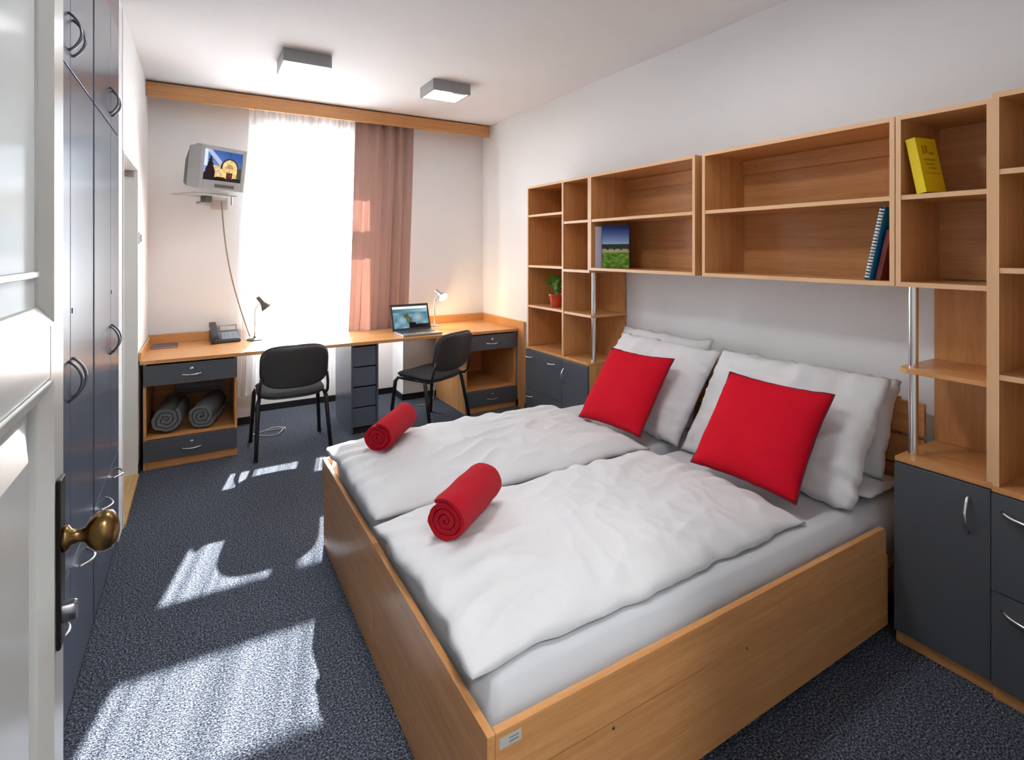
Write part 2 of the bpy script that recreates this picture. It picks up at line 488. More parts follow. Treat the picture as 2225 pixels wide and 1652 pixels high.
# ------------------------------------------------------------------ entrance door standing open
ent = thing('door_1', 'glossy off-white panelled entrance door with frosted glass, standing open', 'door', (-0.22, 0.68, 0), kind='structure')
DX0, DX1, DY0, DY1 = -0.245, -0.20, 0.20, 1.168
box(DX0, DX1, 1.076, DY1, 0.01, 2.08).obj('stile', DOORP, ent, bevel=0.003)
box(DX0, DX1, DY0, DY0 + 0.10, 0.01, 2.08).obj('stile', DOORP, ent, bevel=0.003)
for za, zb in ((0.01, 0.20), (1.318, 1.405), (1.98, 2.08)):
    box(DX0, DX1, DY0 + 0.10, 1.076, za, zb).obj('rail', DOORP, ent, bevel=0.003)
def moulding(y0, y1, za, zb, wd, step):
    """mitred sloping bead inside an opening, one mesh per opening"""
    b = B()
    for (pa, pb) in (((y0, za), (y1, za)), ((y1, za), (y1, zb)), ((y1, zb), (y0, zb)), ((y0, zb), (y0, za))):
        cy, cz = (y0 + y1) / 2, (za + zb) / 2
        def inn(p, d): return (p[0] + (d if p[0] < cy else -d), p[1] + (d if p[1] < cz else -d))
        qa, qb = inn(pa, wd), inn(pb, wd)
        xo, xi = DX1 + 0.006, DX1 - step
        b.hexa([(DX0 + 0.01, *pa), (DX0 + 0.01, *pb), (DX0 + 0.01, *qb), (DX0 + 0.01, *qa), (xo, *pa), (xo, *pb), (xi, *qb), (xi, *qa)])
    return b
moulding(DY0 + 0.10, 1.076, 1.405, 1.98, 0.030, 0.010).obj('glazing_bead', DOORP, ent, bevel=0.0025)
box(DX1 - 0.020, DX1 - 0.013, DY0 + 0.12, 1.056, 1.425, 1.96).obj('pane', FROST, ent)
box(DX1 - 0.0128, DX1 - 0.007, DY0 + 0.13, 1.046, 1.478, 1.488).obj('glazing_bar', DOORP, ent, bevel=0.002)
moulding(DY0 + 0.10, 1.076, 0.20, 1.318, 0.030, 0.010).obj('panel_moulding', DOORP, ent, bevel=0.0025)
b = B()
ya, yb, za, zb = DY0 + 0.13, 1.046, 0.23, 1.288
b.hexa([(DX0 + 0.012, ya, za), (DX0 + 0.012, yb, za), (DX0 + 0.012, yb, zb), (DX0 + 0.012, ya, zb),
        (DX0 + 0.024, ya, za), (DX0 + 0.024, yb, za), (DX0 + 0.024, yb, zb), (DX0 + 0.024, ya, zb)])
b.hexa([(DX0 + 0.024, ya + 0.02, za + 0.02), (DX0 + 0.024, yb - 0.02, za + 0.02), (DX0 + 0.024, yb - 0.02, zb - 0.02), (DX0 + 0.024, ya + 0.02, zb - 0.02),
        (DX1 - 0.006, ya + 0.065, za + 0.065), (DX1 - 0.006, yb - 0.065, za + 0.065), (DX1 - 0.006, yb - 0.065, zb - 0.065), (DX1 - 0.006, ya + 0.065, zb - 0.065)])
b.obj('panel', DOORP, ent, bevel=0.002)
plate = box(DX1 + 0.0005, DX1 + 0.007, 1.106, 1.142, 0.872, 1.148).obj('backplate', DKBRONZE, ent, bevel=0.003, label='dark bronze backplate')
MX = Matrix.Translation((DX1 + 0.006, 1.123, 1.045)) @ Matrix.Rotation(PI / 2, 4, 'Y')
B().lathe([(0, 0), (0.019, 0), (0.019, 0.008), (0.012, 0.012), (0.0095, 0.022), (0.012, 0.030), (0.022, 0.036), (0.0295, 0.046),
           (0.031, 0.056), (0.0285, 0.066), (0.019, 0.073), (0.006, 0.076), (0, 0.076)], MX @ Matrix.Diagonal((1.1, 0.86, 1, 1)), 28).obj('knob', BRONZE, ent, smooth='all', label='round aged bronze knob')
MX2 = Matrix.Translation((DX1 + 0.006, 1.123, 0.925)) @ Matrix.Rotation(PI / 2, 4, 'Y')
B().lathe([(0, 0), (0.0115, 0), (0.0115, 0.016), (0.010, 0.019), (0, 0.019)], MX2 @ Matrix.Diagonal((1.5, 1, 1, 1)), 20).obj('lock_cylinder', STEEL, ent, smooth=30)

# ------------------------------------------------------------------ wardrobes along the left wall
def wardrobe(ya, ym, yb, label, lockside):
    t = thing('wardrobe', label, 'wardrobe', (-0.66, (ya + yb) / 2, 0), group='built-in wardrobes')
    xf = -0.36
    box(-0.965, xf - 0.024, ya + 0.004, yb - 0.004, 0.0, 2.645).obj('body', BLACK, t)
    box(-0.965, xf - 0.004, ya + 0.003, yb - 0.003, 2.652, ZC - 0.001).obj('top_filler', FILL, t, bevel=0.001)
    box(-0.60, xf - 0.010, ya + 0.003, yb - 0.003, 0.0, 0.045).obj('plinth', BASEB, t)
    for i, (a, c) in enumerate(((ya + 0.006, ym - 0.003), (ym + 0.003, yb - 0.026))):
        inner = c if i == 0 else a
        s = -1 if i == 0 else 1
        hy = inner + s * 0.03
        u = box(xf - 0.02, xf, a, c, 2.105, 2.645).obj('upper_door', WARD, t, bevel=0.0015)
        handle(u, (xf, hy, 2.155), (xf, hy, 2.275), (0.034, 0, 0), STEEL)
        d = box(xf - 0.02, xf, a, c, 0.497, 2.098).obj('door', WARD, t, bevel=0.0015)
        handle(d, (xf, hy, 1.035), (xf, hy, 1.165), (0.036, 0, 0), STEEL)
        if i == lockside:
            B().lathe([(0, 0), (0.009, 0), (0.009, 0.003), (0, 0.003)], Matrix.Translation((xf, hy, 1.32)) @ Matrix.Rotation(PI / 2, 4, 'Y'), 14).obj('lock', STEEL, d, smooth=30)
        w_ = box(xf - 0.02, xf, a, c, 0.05, 0.490).obj('drawer_front', WARD, t, bevel=0.0015)
        mid = (a + c) / 2
        handle(w_, (xf, mid - 0.065, 0.42), (xf, mid + 0.065, 0.42), (0.034, 0, -0.004), CHROME)
    return t
wardrobe(1.75, 2.20, 2.65, 'tall slate blue wardrobe unit half hidden behind the entrance door', 1)
wardrobe(2.65, 3.10, 3.412, 'tall slate blue wardrobe unit next to the side doorway', 1)

# light switch
sw = thing('light_switch', 'small white light switch on the left wall above the desk', 'switch', (XL + 0.001, 4.42, 1.60))
box(XL + 0.001, XL + 0.010, 4.40, 4.48, 1.56, 1.64).obj('frame', WHITEP, sw, bevel=0.002)
box(XL + 0.010, XL + 0.016, 4.42, 4.46, 1.575, 1.625).obj('rocker', TVP, sw, bevel=0.002)

# ------------------------------------------------------------------ ceiling lamps, plus unseen ones added for fill
def ceiling_light(x0, x1, y0, y1, label, glow=LIGHTON):
    t = thing('ceiling_light', label, 'ceiling light', ((x0 + x1) / 2, (y0 + y1) / 2, 2.755))
    zb, th = 2.755, 0.016
    b = B()
    b.box(x0, x1, y0, y0 + th, zb, ZC - 0.001); b.box(x0, x1, y1 - th, y1, zb, ZC - 0.001)
    b.box(x0, x0 + th, y0 + th, y1 - th, zb, ZC - 0.001); b.box(x1 - th, x1, y0 + th, y1 - th, zb, ZC - 0.001)
    b.obj('housing', TVP, t, bevel=0.002)
    box(x0 + th, x1 - th, y0 + th, y1 - th, zb + 0.006, zb + 0.012).obj('diffuser', glow, t)
    box(x0 + 0.17, x1 - 0.03, y0 + th + 0.002, y0 + th + 0.022, zb + 0.001, zb + 0.0055).obj('slot_cover', TVP, t)
    return t
ceiling_light(0.468, 0.775, 3.72, 4.045, 'square grey box ceiling lamp, lit, nearer the television')
ceiling_light(1.545, 1.863, 3.81, 4.092, 'square grey box ceiling lamp, lit, nearer the wall shelves')
ceiling_light(0.468, 0.775, 1.50, 1.82, 'added fill lamp out of view, square grey box above the carpet by the wardrobe', NEARFILL)  # added out of view to brighten the near part of the room
ceiling_light(1.545, 1.863, 1.45, 1.73, 'added fill lamp out of view, square grey box above the beds', BEDFILL)  # second unseen lamp, added as weak fill
ceiling_light(0.1, 0.42, -1.0, -0.68, 'added fill lamp, square grey box in the unseen hallway outside the door', HALLFILL)  # added behind the camera, sends fill light through the doorway

# ------------------------------------------------------------------ curtain pelmet, drape, sheer
pel = thing('curtain_pelmet', 'long beech board curtain pelmet below the ceiling', 'pelmet', (1.15, 4.98, 2.71))
box(XL + 0.003, 2.655, 4.965, 4.985, 2.712, 2.828).obj('front_board', WX, pel, bevel=0.0015)
box(XL + 0.003, 2.655, 4.985, YF - 0.001, 2.812, 2.828).obj('top_board', WX, pel)
B().box(0.2, 2.0, 5.03, 5.05, 2.795, 2.812).box(0.2, 2.0, 5.09, 5.11, 2.795, 2.812).obj('curtain_track', WHITEP, pel)
def curtain(name, top, bot, zt, zb, yc, amp, folds, seed, mat, sag=None):
    rnd = random.Random(seed)
    ph = [rnd.uniform(0, 6.28) for _ in range(6)]
    def f(u, v):
        z = zt + (zb - zt) * v
        e = v ** 1.3
        xa = top[0] + (bot[0] - top[0]) * e
        xb = top[1] + (bot[1] - top[1]) * e
        if sag: xa += sag(v)
        uu = u + 0.018 * math.sin(5 * u + ph[0]) + 0.010 * math.sin(11 * u + ph[1] + 1.2 * v)
        x = xa + (xb - xa) * u + 0.010 * math.sin(2 * PI * folds * 2 * uu + ph[2]) * v
        a = amp * (0.75 + 0.35 * math.sin(7.3 * u + ph[3]))
        y = yc + a * math.sin(2 * PI * folds * uu + ph[4] + 0.5 * math.sin(2.2 * v + ph[5])) + 0.006 * math.sin(17 * u + 5 * v)
        z += 0.006 * math.sin(2 * PI * folds * uu) * v
        return (x, y, z)
    b = B().grid(int(folds * 16), 26, f)
    o = b.obj(name, mat, smooth='all')
    return o
d_ = curtain('curtain_drape', (1.258, 1.84), (1.19, 1.775), 2.79, 0.70, 5.040, 0.030, 5.5, 3, DRAPE)
d_.modifiers.new('thick', 'SOLIDIFY').thickness = 0.0016
tag(d_, 'dusty rose brown curtain drawn to one side of the window', 'curtain')
s_ = curtain('sheer_curtain', (0.37, 1.35), (0.27, 1.33), 2.79, 0.26, 5.112, 0.012, 15, 11, SHEER, sag=lambda v: -0.03 * math.sin(PI * v) + 0.012 * math.sin(9 * v))
tag(s_, 'white sheer curtain glowing with daylight across the window', 'curtain')

# ------------------------------------------------------------------ desk along the window wall
ZD = 0.760; TD = 0.026
desk = thing('desktop', 'long beech desktop running under the window from wall to wall', 'desk', (1.15, 4.75, ZD - TD))
box(-0.352, 0.30, 4.388, YF - 0.014, ZD - TD, ZD).obj('worktop_board', WX, desk, bevel=0.002)
box(0.3005, 1.90, 4.388, 5.015, ZD - TD, ZD).obj('worktop_board', WX, desk, bevel=0.002)
box(1.9005, 2.655, 4.388, YF - 0.014, ZD - TD, ZD).obj('worktop_board', WX, desk, bevel=0.002)
for (a, c, e, g) in ((-0.352, 0.335, YF - 0.032, YF - 0.014), (1.985, 2.655, YF - 0.032, YF - 0.014)):
    box(a, c, e, g, ZD + 0.0005, ZD + 0.075).obj('upstand', WX, desk, bevel=0.0015)
box(-0.357, -0.341, 4.388, YF - 0.033, ZD + 0.0005, ZD + 0.060).obj('upstand', WY, desk, bevel=0.0015)
box(2.657, 2.675, 4.388, YF - 0.014, ZD - 0.05, ZD + 0.075).obj('upstand', WY, desk, bevel=0.0015)
box(2.6555, 2.6765, 4.285, 4.387, 0.002, ZD + 0.075).obj('end_leg', WZ, desk, bevel=0.001)

def drawer_unit(xa, xb, label, yf=4.405):
    yb, th = 5.12, 0.018
    t = thing('drawer_unit', label, 'drawer unit', ((xa + xb) / 2, (yf + yb) / 2, 0))
    zt = ZD - TD - 0.001
    for a in (xa, xb - th):
        box(a, a + th, yf + 0.012, yb, 0, zt).obj('side_panel', WZ, t, bevel=0.001)
    box(xa + th, xb - th, yb - 0.01, yb, 0.06, zt).obj('back_panel', WX, t)
    box(xa + th, xb - th, yf + 0.014, yb - 0.011, 0.205, 0.223).obj('shelf', WX, t, bevel=0.001)
    box(xa + th, xb - th, yf + 0.03, yb - 0.011, 0.572, 0.590).obj('shelf', WX, t, bevel=0.001)
    box(xa + th, xb - th, yf + 0.014, yf + 0.03, 0.0, 0.058).obj('plinth', WX, t, bevel=0.001)
    for za, zb in ((0.582, 0.722), (0.062, 0.203)):
        d = box(xa + 0.002, xb - 0.002, yf - 0.008, yf + 0.010, za, zb).obj('drawer', SLATE, t, bevel=0.0015)
        xm_, zm = (xa + xb) / 2, (za + zb) / 2
        handle(d, (xm_ - 0.065, yf - 0.008, zm - 0.008), (xm_ + 0.065, yf - 0.008, zm - 0.008), (0, -0.026, -0.006))
        B().lathe([(0, 0), (0.011, 0), (0.011, 0.004), (0.004, 0.006), (0, 0.006)], Matrix.Translation((xm_, yf - 0.008, zm + 0.028)) @ Matrix.Rotation(PI / 2, 4, 'X'), 16).obj('lock', CHROME, d, smooth=30)
    return t
drawer_unit(-0.335, 0.240, 'beech desk unit with two slate drawers holding grey rolled blankets')
drawer_unit(2.105, 2.648, 'beech desk unit with two slate drawers and an empty shelf')

ped = thing('drawer_pedestal', 'narrow slate grey drawer tower under the middle of the desk', 'drawer unit', (1.18, 4.7, 0))
zt = ZD - TD - 0.001
for a in (1.068, 1.278):
    box(a, a + 0.016, 4.402, 4.98, 0, zt).obj('side_panel', WARD, ped, bevel=0.001)
box(1.084, 1.278, 4.95, 4.98, 0.05, zt).obj('back_panel', SLATE, ped)
zz = [0.05, 0.215, 0.385, 0.55, zt - 0.012]
for a, c in zip(zz, zz[1:]):
    box(1.086, 1.276, 4.412, 4.43, a + 0.004, c - 0.006).obj('drawer', WARD, ped, bevel=0.004)
box(1.084, 1.278, 4.43, 4.949, zt - 0.012, zt).obj('top_panel', SLATE, ped)
box(1.084, 1.278, 4.42, 4.949, 0.0, 0.045).obj('plinth', BLACK, ped)

# ------------------------------------------------------------------ shelving along the right wall
XF, XB, TH = 2.332, 2.668, 0.018
EDGE = plain('beech_lit_edge', srgb(230, 186, 142), 0.35)  # paler than the boards: light on the front edges put into the colour
def vboard(t, y, z0, z1, xf=XF, xb=XB, name='side_panel'):
    o = box(xf + 0.0012, xb, y - TH / 2, y + TH / 2, z0, z1).obj(name, WZ, t, bevel=0.0008)
    box(xf, xf + 0.0012, y - TH / 2, y + TH / 2, z0, z1).obj('lit_edge', EDGE, o)
    return o
def hboard(t, ya, yb, z, xf=XF, xb=XB, name='shelf'):
    o = box(xf + 0.0012, xb, ya, yb, z - TH / 2, z + TH / 2).obj(name, WY, t, bevel=0.0008)
    box(xf, xf + 0.0012, ya, yb, z - TH / 2, z + TH / 2).obj('lit_edge', EDGE, o)
    return o
def back(t, ya, yb, z0, z1):
    return box(XB - 0.006, XB, ya, yb, z0, z1).obj('back_panel', WY, t)
def screw(parent, x, y, z, ax='Y'):
    R = Matrix.Rotation(PI / 2 if ax == 'Y' else -PI / 2, 4, 'X' if ax == 'Y' else 'Y')
    return B().lathe([(0, 0), (0.006, 0), (0.005, 0.0012), (0, 0.0012)], Matrix.Translation((x, y, z)) @ R, 10).obj('screw_cap', PLUG, parent)
def base_body(t, ya, yb, ztop, xf=XF):
    box(xf + 0.004, XB, ya + 0.001, yb - 0.001, 0.05, ztop - 0.019).obj('body', WZ, t, bevel=0.001)
    box(xf + 0.004, xf + 0.022, ya + 0.001, yb - 0.001, 0.0, 0.05).obj('plinth', WY, t, bevel=0.001)
    hb = box(xf - 0.008, XB, ya + 0.0005, yb - 0.0005, ztop - 0.018, ztop).obj('top_board', WY, t, bevel=0.0015)
    return hb
ZB = 0.728
# tall shelf with the plant
e1 = thing('bookcase', 'beech bookcase tower by the desk with four bays and a plant', 'bookcase', (2.5, 3.455, 0))
ya, yb = 3.203, 3.708
base_body(e1, ya, yb, ZB)
vboard(e1, yb - TH / 2, ZB + 0.0005, 2.04); vboard(e1, ya + TH / 2, ZB + 0.0005, 2.04)
ia, ib = ya + TH, yb - TH
hboard(e1, ia, ib, 2.031, name='top_panel'); back(e1, ia, ib, ZB, 2.02)
for z in (1.797, 1.386, 1.060): hboard(e1, ia, ib, z, xf=XF + 0.003)
f1 = box(XF - 0.016, XF + 0.003, ya + 0.002, yb - 0.002, 0.385, 0.706).obj('flap_door', SLATE, e1, bevel=0.0015)
for hy in (3.64, 3.33): handle(f1, (XF - 0.016, hy - 0.05, 0.655), (XF - 0.016, hy + 0.05, 0.655), (-0.026, 0, -0.006))
f2 = box(XF - 0.016, XF + 0.003, ya + 0.002, yb - 0.002, 0.055, 0.381).obj('drawer', SLATE, e1, bevel=0.0015)
handle(f2, (XF - 0.016, 3.59, 0.335), (XF - 0.016, 3.69, 0.335), (-0.026, 0, -0.006))
# narrow shelf with chrome pole
e2 = thing('bookcase', 'narrow beech bookcase with a slate door and a chrome corner pole', 'bookcase', (2.5, 3.05, 0))
ya, yb = 2.897, 3.2025
base_body(e2, ya, yb, ZB)
vboard(e2, ya + TH / 2, 1.378, 2.04)
hboard(e2, ya + TH, yb, 2.031, name='top_panel'); hboard(e2, ya + TH, yb, 1.722, xf=XF + 0.003); hboard(e2, ya + 0.0, yb, 1.386 - 0.018 + 0.0001)
hboard(e2, ya - 0.01, yb, 1.055, xf=XF + 0.006)
box(XB - 0.010, XB, ya, yb, ZB, 1.376).obj('back_panel', WZ, e2)
box(XB - 0.006, XB, ya + TH, yb, 1.387, 2.02).obj('back_panel', WZ, e2)
for (za, zb) in ((ZB + 0.0005, 1.0455), (1.0645, 1.3585)):
    B().tube([(2.40, ya + 0.035, za), (2.40, ya + 0.035, zb)], 0.015, 16).obj('pole', CHROME, e2, smooth=40, label='chrome pole')
f3 = box(XF - 0.016, XF + 0.003, ya + 0.002, yb - 0.002, 0.055, 0.706).obj('door', SLATE, e2, bevel=0.0015)
handle(f3, (XF - 0.016, yb - 0.035, 0.54), (XF - 0.016, yb - 0.035, 0.65), (-0.028, 0, 0))
# wall shelves above the beds
def wall_shelf(ya, yb, label):
    t = thing('wall_shelf', label, 'wall shelf', (2.5, (ya + yb) / 2, 1.378))
    z0, z1 = 1.378, 2.04
    s1 = vboard(t, yb - TH / 2, z0, z1); s2 = vboard(t, ya + TH / 2, z0, z1)
    hboard(t, ya + TH, yb - TH, z1 - TH / 2, name='top_panel'); hboard(t, ya + TH, yb - TH, z0 + TH / 2, name='bottom_panel')
    hboard(t, ya + TH, yb - TH, 1.722, xf=XF + 0.004)
    back(t, ya + TH, yb - TH, z0 + TH, z1 - TH)
    r = box(XB - 0.022, XB - 0.007, ya + TH, yb - TH, z1 - 0.10, z1 - TH - 0.001).obj('hanging_rail', WY, t, bevel=0.001)
    for z in (1.50, 1.86): screw(s1, 2.50, yb - TH, z)
    screw(r, XB - 0.022, ya + 0.10, z1 - 0.06, 'X'); screw(r, XB - 0.022, yb - 0.10, z1 - 0.06, 'X')
    return t
wall_shelf(1.986, 2.8962, 'beech wall shelf holding the book with a green field cover')
wall_shelf(1.020, 1.938, 'beech wall shelf holding the leaning blue book')
# corner unit with pole
e3 = thing('bookcase', 'beech corner bookcase with a tall slate door and chrome pole', 'bookcase', (2.5, 0.87, 0))
ya, yb = 0.722, 1.017
base_body(e3, ya, yb, ZB - 0.006)
vboard(e3, ya + TH / 2, ZB - 0.005, 2.04); vboard(e3, yb - TH / 2, 1.378, 2.04)
ia, ib = ya + TH, yb - TH
hboard(e3, ia, ib, 2.031, name='top_panel'); hboard(e3, ia, ib, 1.722, xf=XF + 0.003); hboard(e3, ia, ib, 1.387)
back(e3, ia, ib, 1.40, 2.02)
box(XB - 0.010, XB, ia, yb - 0.002, ZB - 0.005, 1.376).obj('back_panel', WZ, e3)
poly = [(XF + 0.004, ia), (XB - 0.011, ia), (XB - 0.011, yb), (XF + 0.05, yb), (XF + 0.02, yb - 0.008), (XF + 0.004, yb - 0.035)]
B().prism(poly, 1.046, 1.064).obj('shelf', WY, e3, bevel=0.001)
for (za, zb) in ((ZB - 0.0055, 1.0455), (1.0645, 1.3775)):
    B().tube([(2.395, yb - 0.034, za), (2.395, yb - 0.034, zb)], 0.0165, 18).obj('pole', CHROME, e3, smooth=40, label='chrome pole')
f4 = box(XF - 0.016, XF + 0.003, ya + 0.002, yb - 0.002, 0.052, 0.700).obj('door', SLATE, e3, bevel=0.0015)
handle(f4, (XF - 0.016, 0.785, 0.53), (XF - 0.016, 0.785, 0.66), (-0.030, 0, 0), r=0.0055)
# tower at the frame edge
e4 = thing('bookcase', 'tall beech bookcase tower with two slate drawers at the room corner', 'bookcase', (2.5, 0.48, 0))
ya, yb = 0.24, 0.7205
xf = 2.318
base_body(e4, ya, yb, 0.720, xf)
vboard(e4, yb - TH / 2, 0.7205, 2.052, xf=xf); vboard(e4, ya + TH / 2, 0.7205, 2.052, xf=xf)
ia, ib = ya + TH, yb - TH
hboard(e4, ia, ib, 2.043, xf=xf, name='top_panel'); back(e4, ia, ib, 0.722, 2.03)
for z in (1.783, 1.450, 1.09): hboard(e4, ia, ib, z, xf=xf + 0.003)
for za, zb in ((0.372, 0.698), (0.052, 0.368)):
    d = box(xf - 0.016, xf + 0.003, ya + 0.002, yb - 0.002, za, zb).obj('drawer', SLATE, e4, bevel=0.0015)
    handle(d, (xf - 0.016, 0.545, zb - 0.052), (xf - 0.016, 0.69, zb - 0.052), (-0.028, 0, -0.008), r=0.0055)

# ------------------------------------------------------------------ beds
def bed(ya, yb, label, near):
    t = thing('bed', label, 'bed', (1.5, (ya + yb) / 2, 0), group='twin beds pushed together')
    x0, x1, zr = 0.545, 2.60, 0.446
    # foot board: upper strip and lower panel
    box(x0, x0 + 0.02, ya, yb, 0.30, zr).obj('foot_rail', WY, t, bevel=0.002)
    box(x0 + 0.006, x0 + 0.020, ya + 0.002, yb - 0.002, 0.003, 0.297).obj('foot_panel', WY, t, bevel=0.0015)
    for side, y in ((0, ya), (1, yb - 0.02)):
        xe = 2.29 if (near and side == 0) else 2.58
        outer = (side == 0) == near
        zr = 0.446 if outer else 0.385
        poly = [(x0 + 0.0205, 0.318), (xe - 0.02, 0.318), (xe - 0.006, 0.324), (xe, 0.338), (xe, zr - 0.015), (xe - 0.006, zr - 0.004), (xe - 0.02, zr), (x0 + 0.0205, zr)]
        r = B().prism(poly, y, y + 0.02, 1).obj('side_rail', WX, t, bevel=0.002)
        ins = (0.014 if side == 0 else -0.014) * (1 if outer else 0.6)
        p = box(x0 + 0.0205, 2.335 if (near and side == 0) else 2.58, y + ins, y + 0.02 + ins, 0.045, 0.3175).obj('side_panel', WX, t, bevel=0.001)
        if near and side == 0:
            for sx in (0.92, 1.46): B().lathe([(0, 0), (0.005, 0), (0.004, 0.001), (0, 0.001)], Matrix.Translation((sx, y + ins, 0.285)) @ Matrix.Rotation(PI / 2, 4, 'X'), 10).obj('bolt_cap', STEEL, p)
            sp = box(0.575, 0.632, y - 0.0008, y, 0.405, 0.430).obj('sticker', STICK, r)
            for k in range(2): box(0.60, 0.625, y - 0.0012, y - 0.0007, 0.412 + k * 0.008, 0.415 + k * 0.008).obj('sticker_line', STICKL, t)
    box(x0 + 0.05, 2.45, ya + 0.05, yb - 0.05, 0.0, 0.044).obj('base_plinth', BLACK, t)
    box(x0 + 0.0205, 2.5, ya + 0.034, yb - 0.034, 0.24, 0.258).obj('slat_board', WX, t)
    for za_, zb_ in ((0.735, 0.872), (0.60, 0.722), (0.40, 0.588)):
        box(2.605, 2.625, ya, yb, za_, zb_).obj('headboard_plank', WY, t, bevel=0.002)
    box(2.626, 2.645, ya + 0.1, ya + 0.16, 0.0, 0.88).obj('headboard_post', WZ, t)
    box(2.626, 2.645, yb - 0.16, yb - 0.1, 0.0, 0.88).obj('headboard_post', WZ, t)
    return t
YM = 1.947
bed(1.030, YM - 0.001, 'beech box bed with a bare long side next to the slate cabinet', True)
bed(YM + 0.001, 2.850, 'beech box bed on the window side', False)

def nz(x, y, z=0.0):
    return noise.noise(Vector((x, y, z)))
def mattress(ya, yb, label):
    x0, x1, z0, z1 = 0.570, 2.592, 0.2595, 0.500
    nu, nv = 70, 34
    def surf(top):
        def f(u, v):
            x, y = x0 + (x1 - x0) * u, ya + (yb - ya) * v
            eu = min(u, 1 - u) * (x1 - x0); ev = min(v, 1 - v) * (yb - ya)
            e = min(1, eu / 0.045), min(1, ev / 0.045)
            k = (1 - (1 - e[0]) ** 2.6) ** 0.5 * (1 - (1 - e[1]) ** 2.6) ** 0.5
            zc = (z0 + z1) / 2
            if top:
                return (x, y, zc + (z1 - zc) * k + 0.004 * nz(x * 9, y * 9) * k)
            return (x, y, zc - (zc - z0) * min(1, k * 1.3))
        return f
    o = B().shell(nu, nv, surf(True), surf(False)).obj('mattress', SHEET, smooth='all')
    return tag(o, label, 'mattress', 'mattresses of the twin beds')
mattress(1.064, YM - 0.022, 'mattress in a pale grey fitted sheet beside the slate cabinet')
mattress(YM + 0.022, 2.816, 'mattress in a pale grey fitted sheet on the window side')

def duvet(x0, x1, ya, yb, seed, label):
    zb = 0.5055
    nu, nv = 120, 80
    def shape(u, v):
        su, sv = 2 * u - 1, 2 * v - 1
        x = x0 + (x1 - x0) * u; y = ya + (yb - ya) * v
        # loose outline
        x += 0.020 * nz(y * 5 + seed, seed) * abs(su) ** 3 + 0.012 * nz(y * 14, seed + 3) * abs(su) ** 5
        y += 0.022 * nz(x * 4 + seed, 7 + seed) * abs(sv) ** 3 + 0.012 * nz(x * 13, seed + 9) * abs(sv) ** 5
        return x, y, su, sv
    def top(u, v):
        x, y, su, sv = shape(u, v)
        k = (1 - abs(su) ** 7) ** 0.5 * (1 - abs(sv) ** 5) ** 0.55
        w_ = 0.014 * nz(x * 2.2 + seed, y * 2.6) + 0.007 * nz(x * 5 + y * 3, y * 4 - x * 2, seed) 
        a = math.atan2(sv, su)
        edge = max(abs(su), abs(sv)) ** 4
        ridge = (1 - abs(nz(x * 5.0 + 0.8 * y, y * 9.0 - 2 * x, seed + 2))) ** 6
        ridge2 = (1 - abs(nz(x * 11.0 - 4 * y, y * 6.0 + 3 * x, seed + 5))) ** 7
        t = 0.054 + w_ + 0.010 * ridge + 0.006 * ridge2 + edge * 0.012 * math.sin(a * 26 + 3 * nz(x * 4, y * 4, seed))
        return (x, y, zb + 0.006 + max(0.004, t) * k)
    def bot(u, v):
        x, y, su, sv = shape(u, v)
        return (x, y, zb)
    o = B().shell(nu, nv, top, bot).obj('duvet', DUVET, smooth='all')
    return tag(o, label, 'duvet', 'white duvets on the twin beds')
duvet(0.556, 1.935, 1.128, YM - 0.018, 1.3, 'white duvet on the bed beside the slate cabinet')
duvet(0.553, 1.955, YM + 0.014, 2.810, 5.7, 'white duvet on the bed on the window side')

def cushion(name, w_, h_, t_, M, mat, label, cat, group, seed, pinch=0.05, wr=0.006, piping=None, n=36, prof=0.5):
    """padded pillow: local x = width, local y = height, local z = thickness; M places it"""
    def shape(u, v):
        su, sv = 2 * u - 1, 2 * v - 1
        x = w_ / 2 * su * (1 - pinch * (1 - sv * sv) * abs(su) ** 1.5)
        y = h_ / 2 * sv * (1 - pinch * (1 - su * su) * abs(sv) ** 1.5)
        k = ((1 - abs(su) ** 2.6) * (1 - abs(sv) ** 2.6)) ** prof
        e = max(abs(su), abs(sv))
        ed = nz(x * 24, y * 24, seed + 3) * wr * 0.9 * e ** 6
        x += ed; y += nz(y * 22, x * 22, seed + 8) * wr * 0.9 * e ** 6
        wv = nz(x * 5, y * 5, seed) * wr * 1.6 + (1 - abs(nz(x * 9 + 2 * y, y * 13, seed + 1))) ** 5 * wr + nz(x * 30 * abs(sv), y * 30 * abs(su), seed + 4) * wr * 0.7 * e ** 3
        return x, y, k, wv, ed
    def top(u, v):
        x, y, k, wv, ed = shape(u, v)
        return M @ Vector((x, y, t_ / 2 * k + wv * min(1, k * 3) + ed * 0.8))
    def bot(u, v):
        x, y, k, wv, ed = shape(u, v)
        return M @ Vector((x, y, -t_ / 2 * k - wv * 0.4 * min(1, k * 2) + ed * 0.8))
    o = B().shell(n, n, top, bot).obj(name, mat, smooth='all')
    tag(o, label, cat, group)
    if piping:
        pts = []
        for i in range(n): pts.append(top(i / n, 0))
        for i in range(n): pts.append(top(1, i / n))
        for i in range(n): pts.append(top(1 - i / n, 1))
        for i in range(n): pts.append(top(0, 1 - i / n))
        B().tube(pts, 0.0034, 6, closed=True).obj('piping', piping, o, smooth='all', label='dark red piping')
    return o
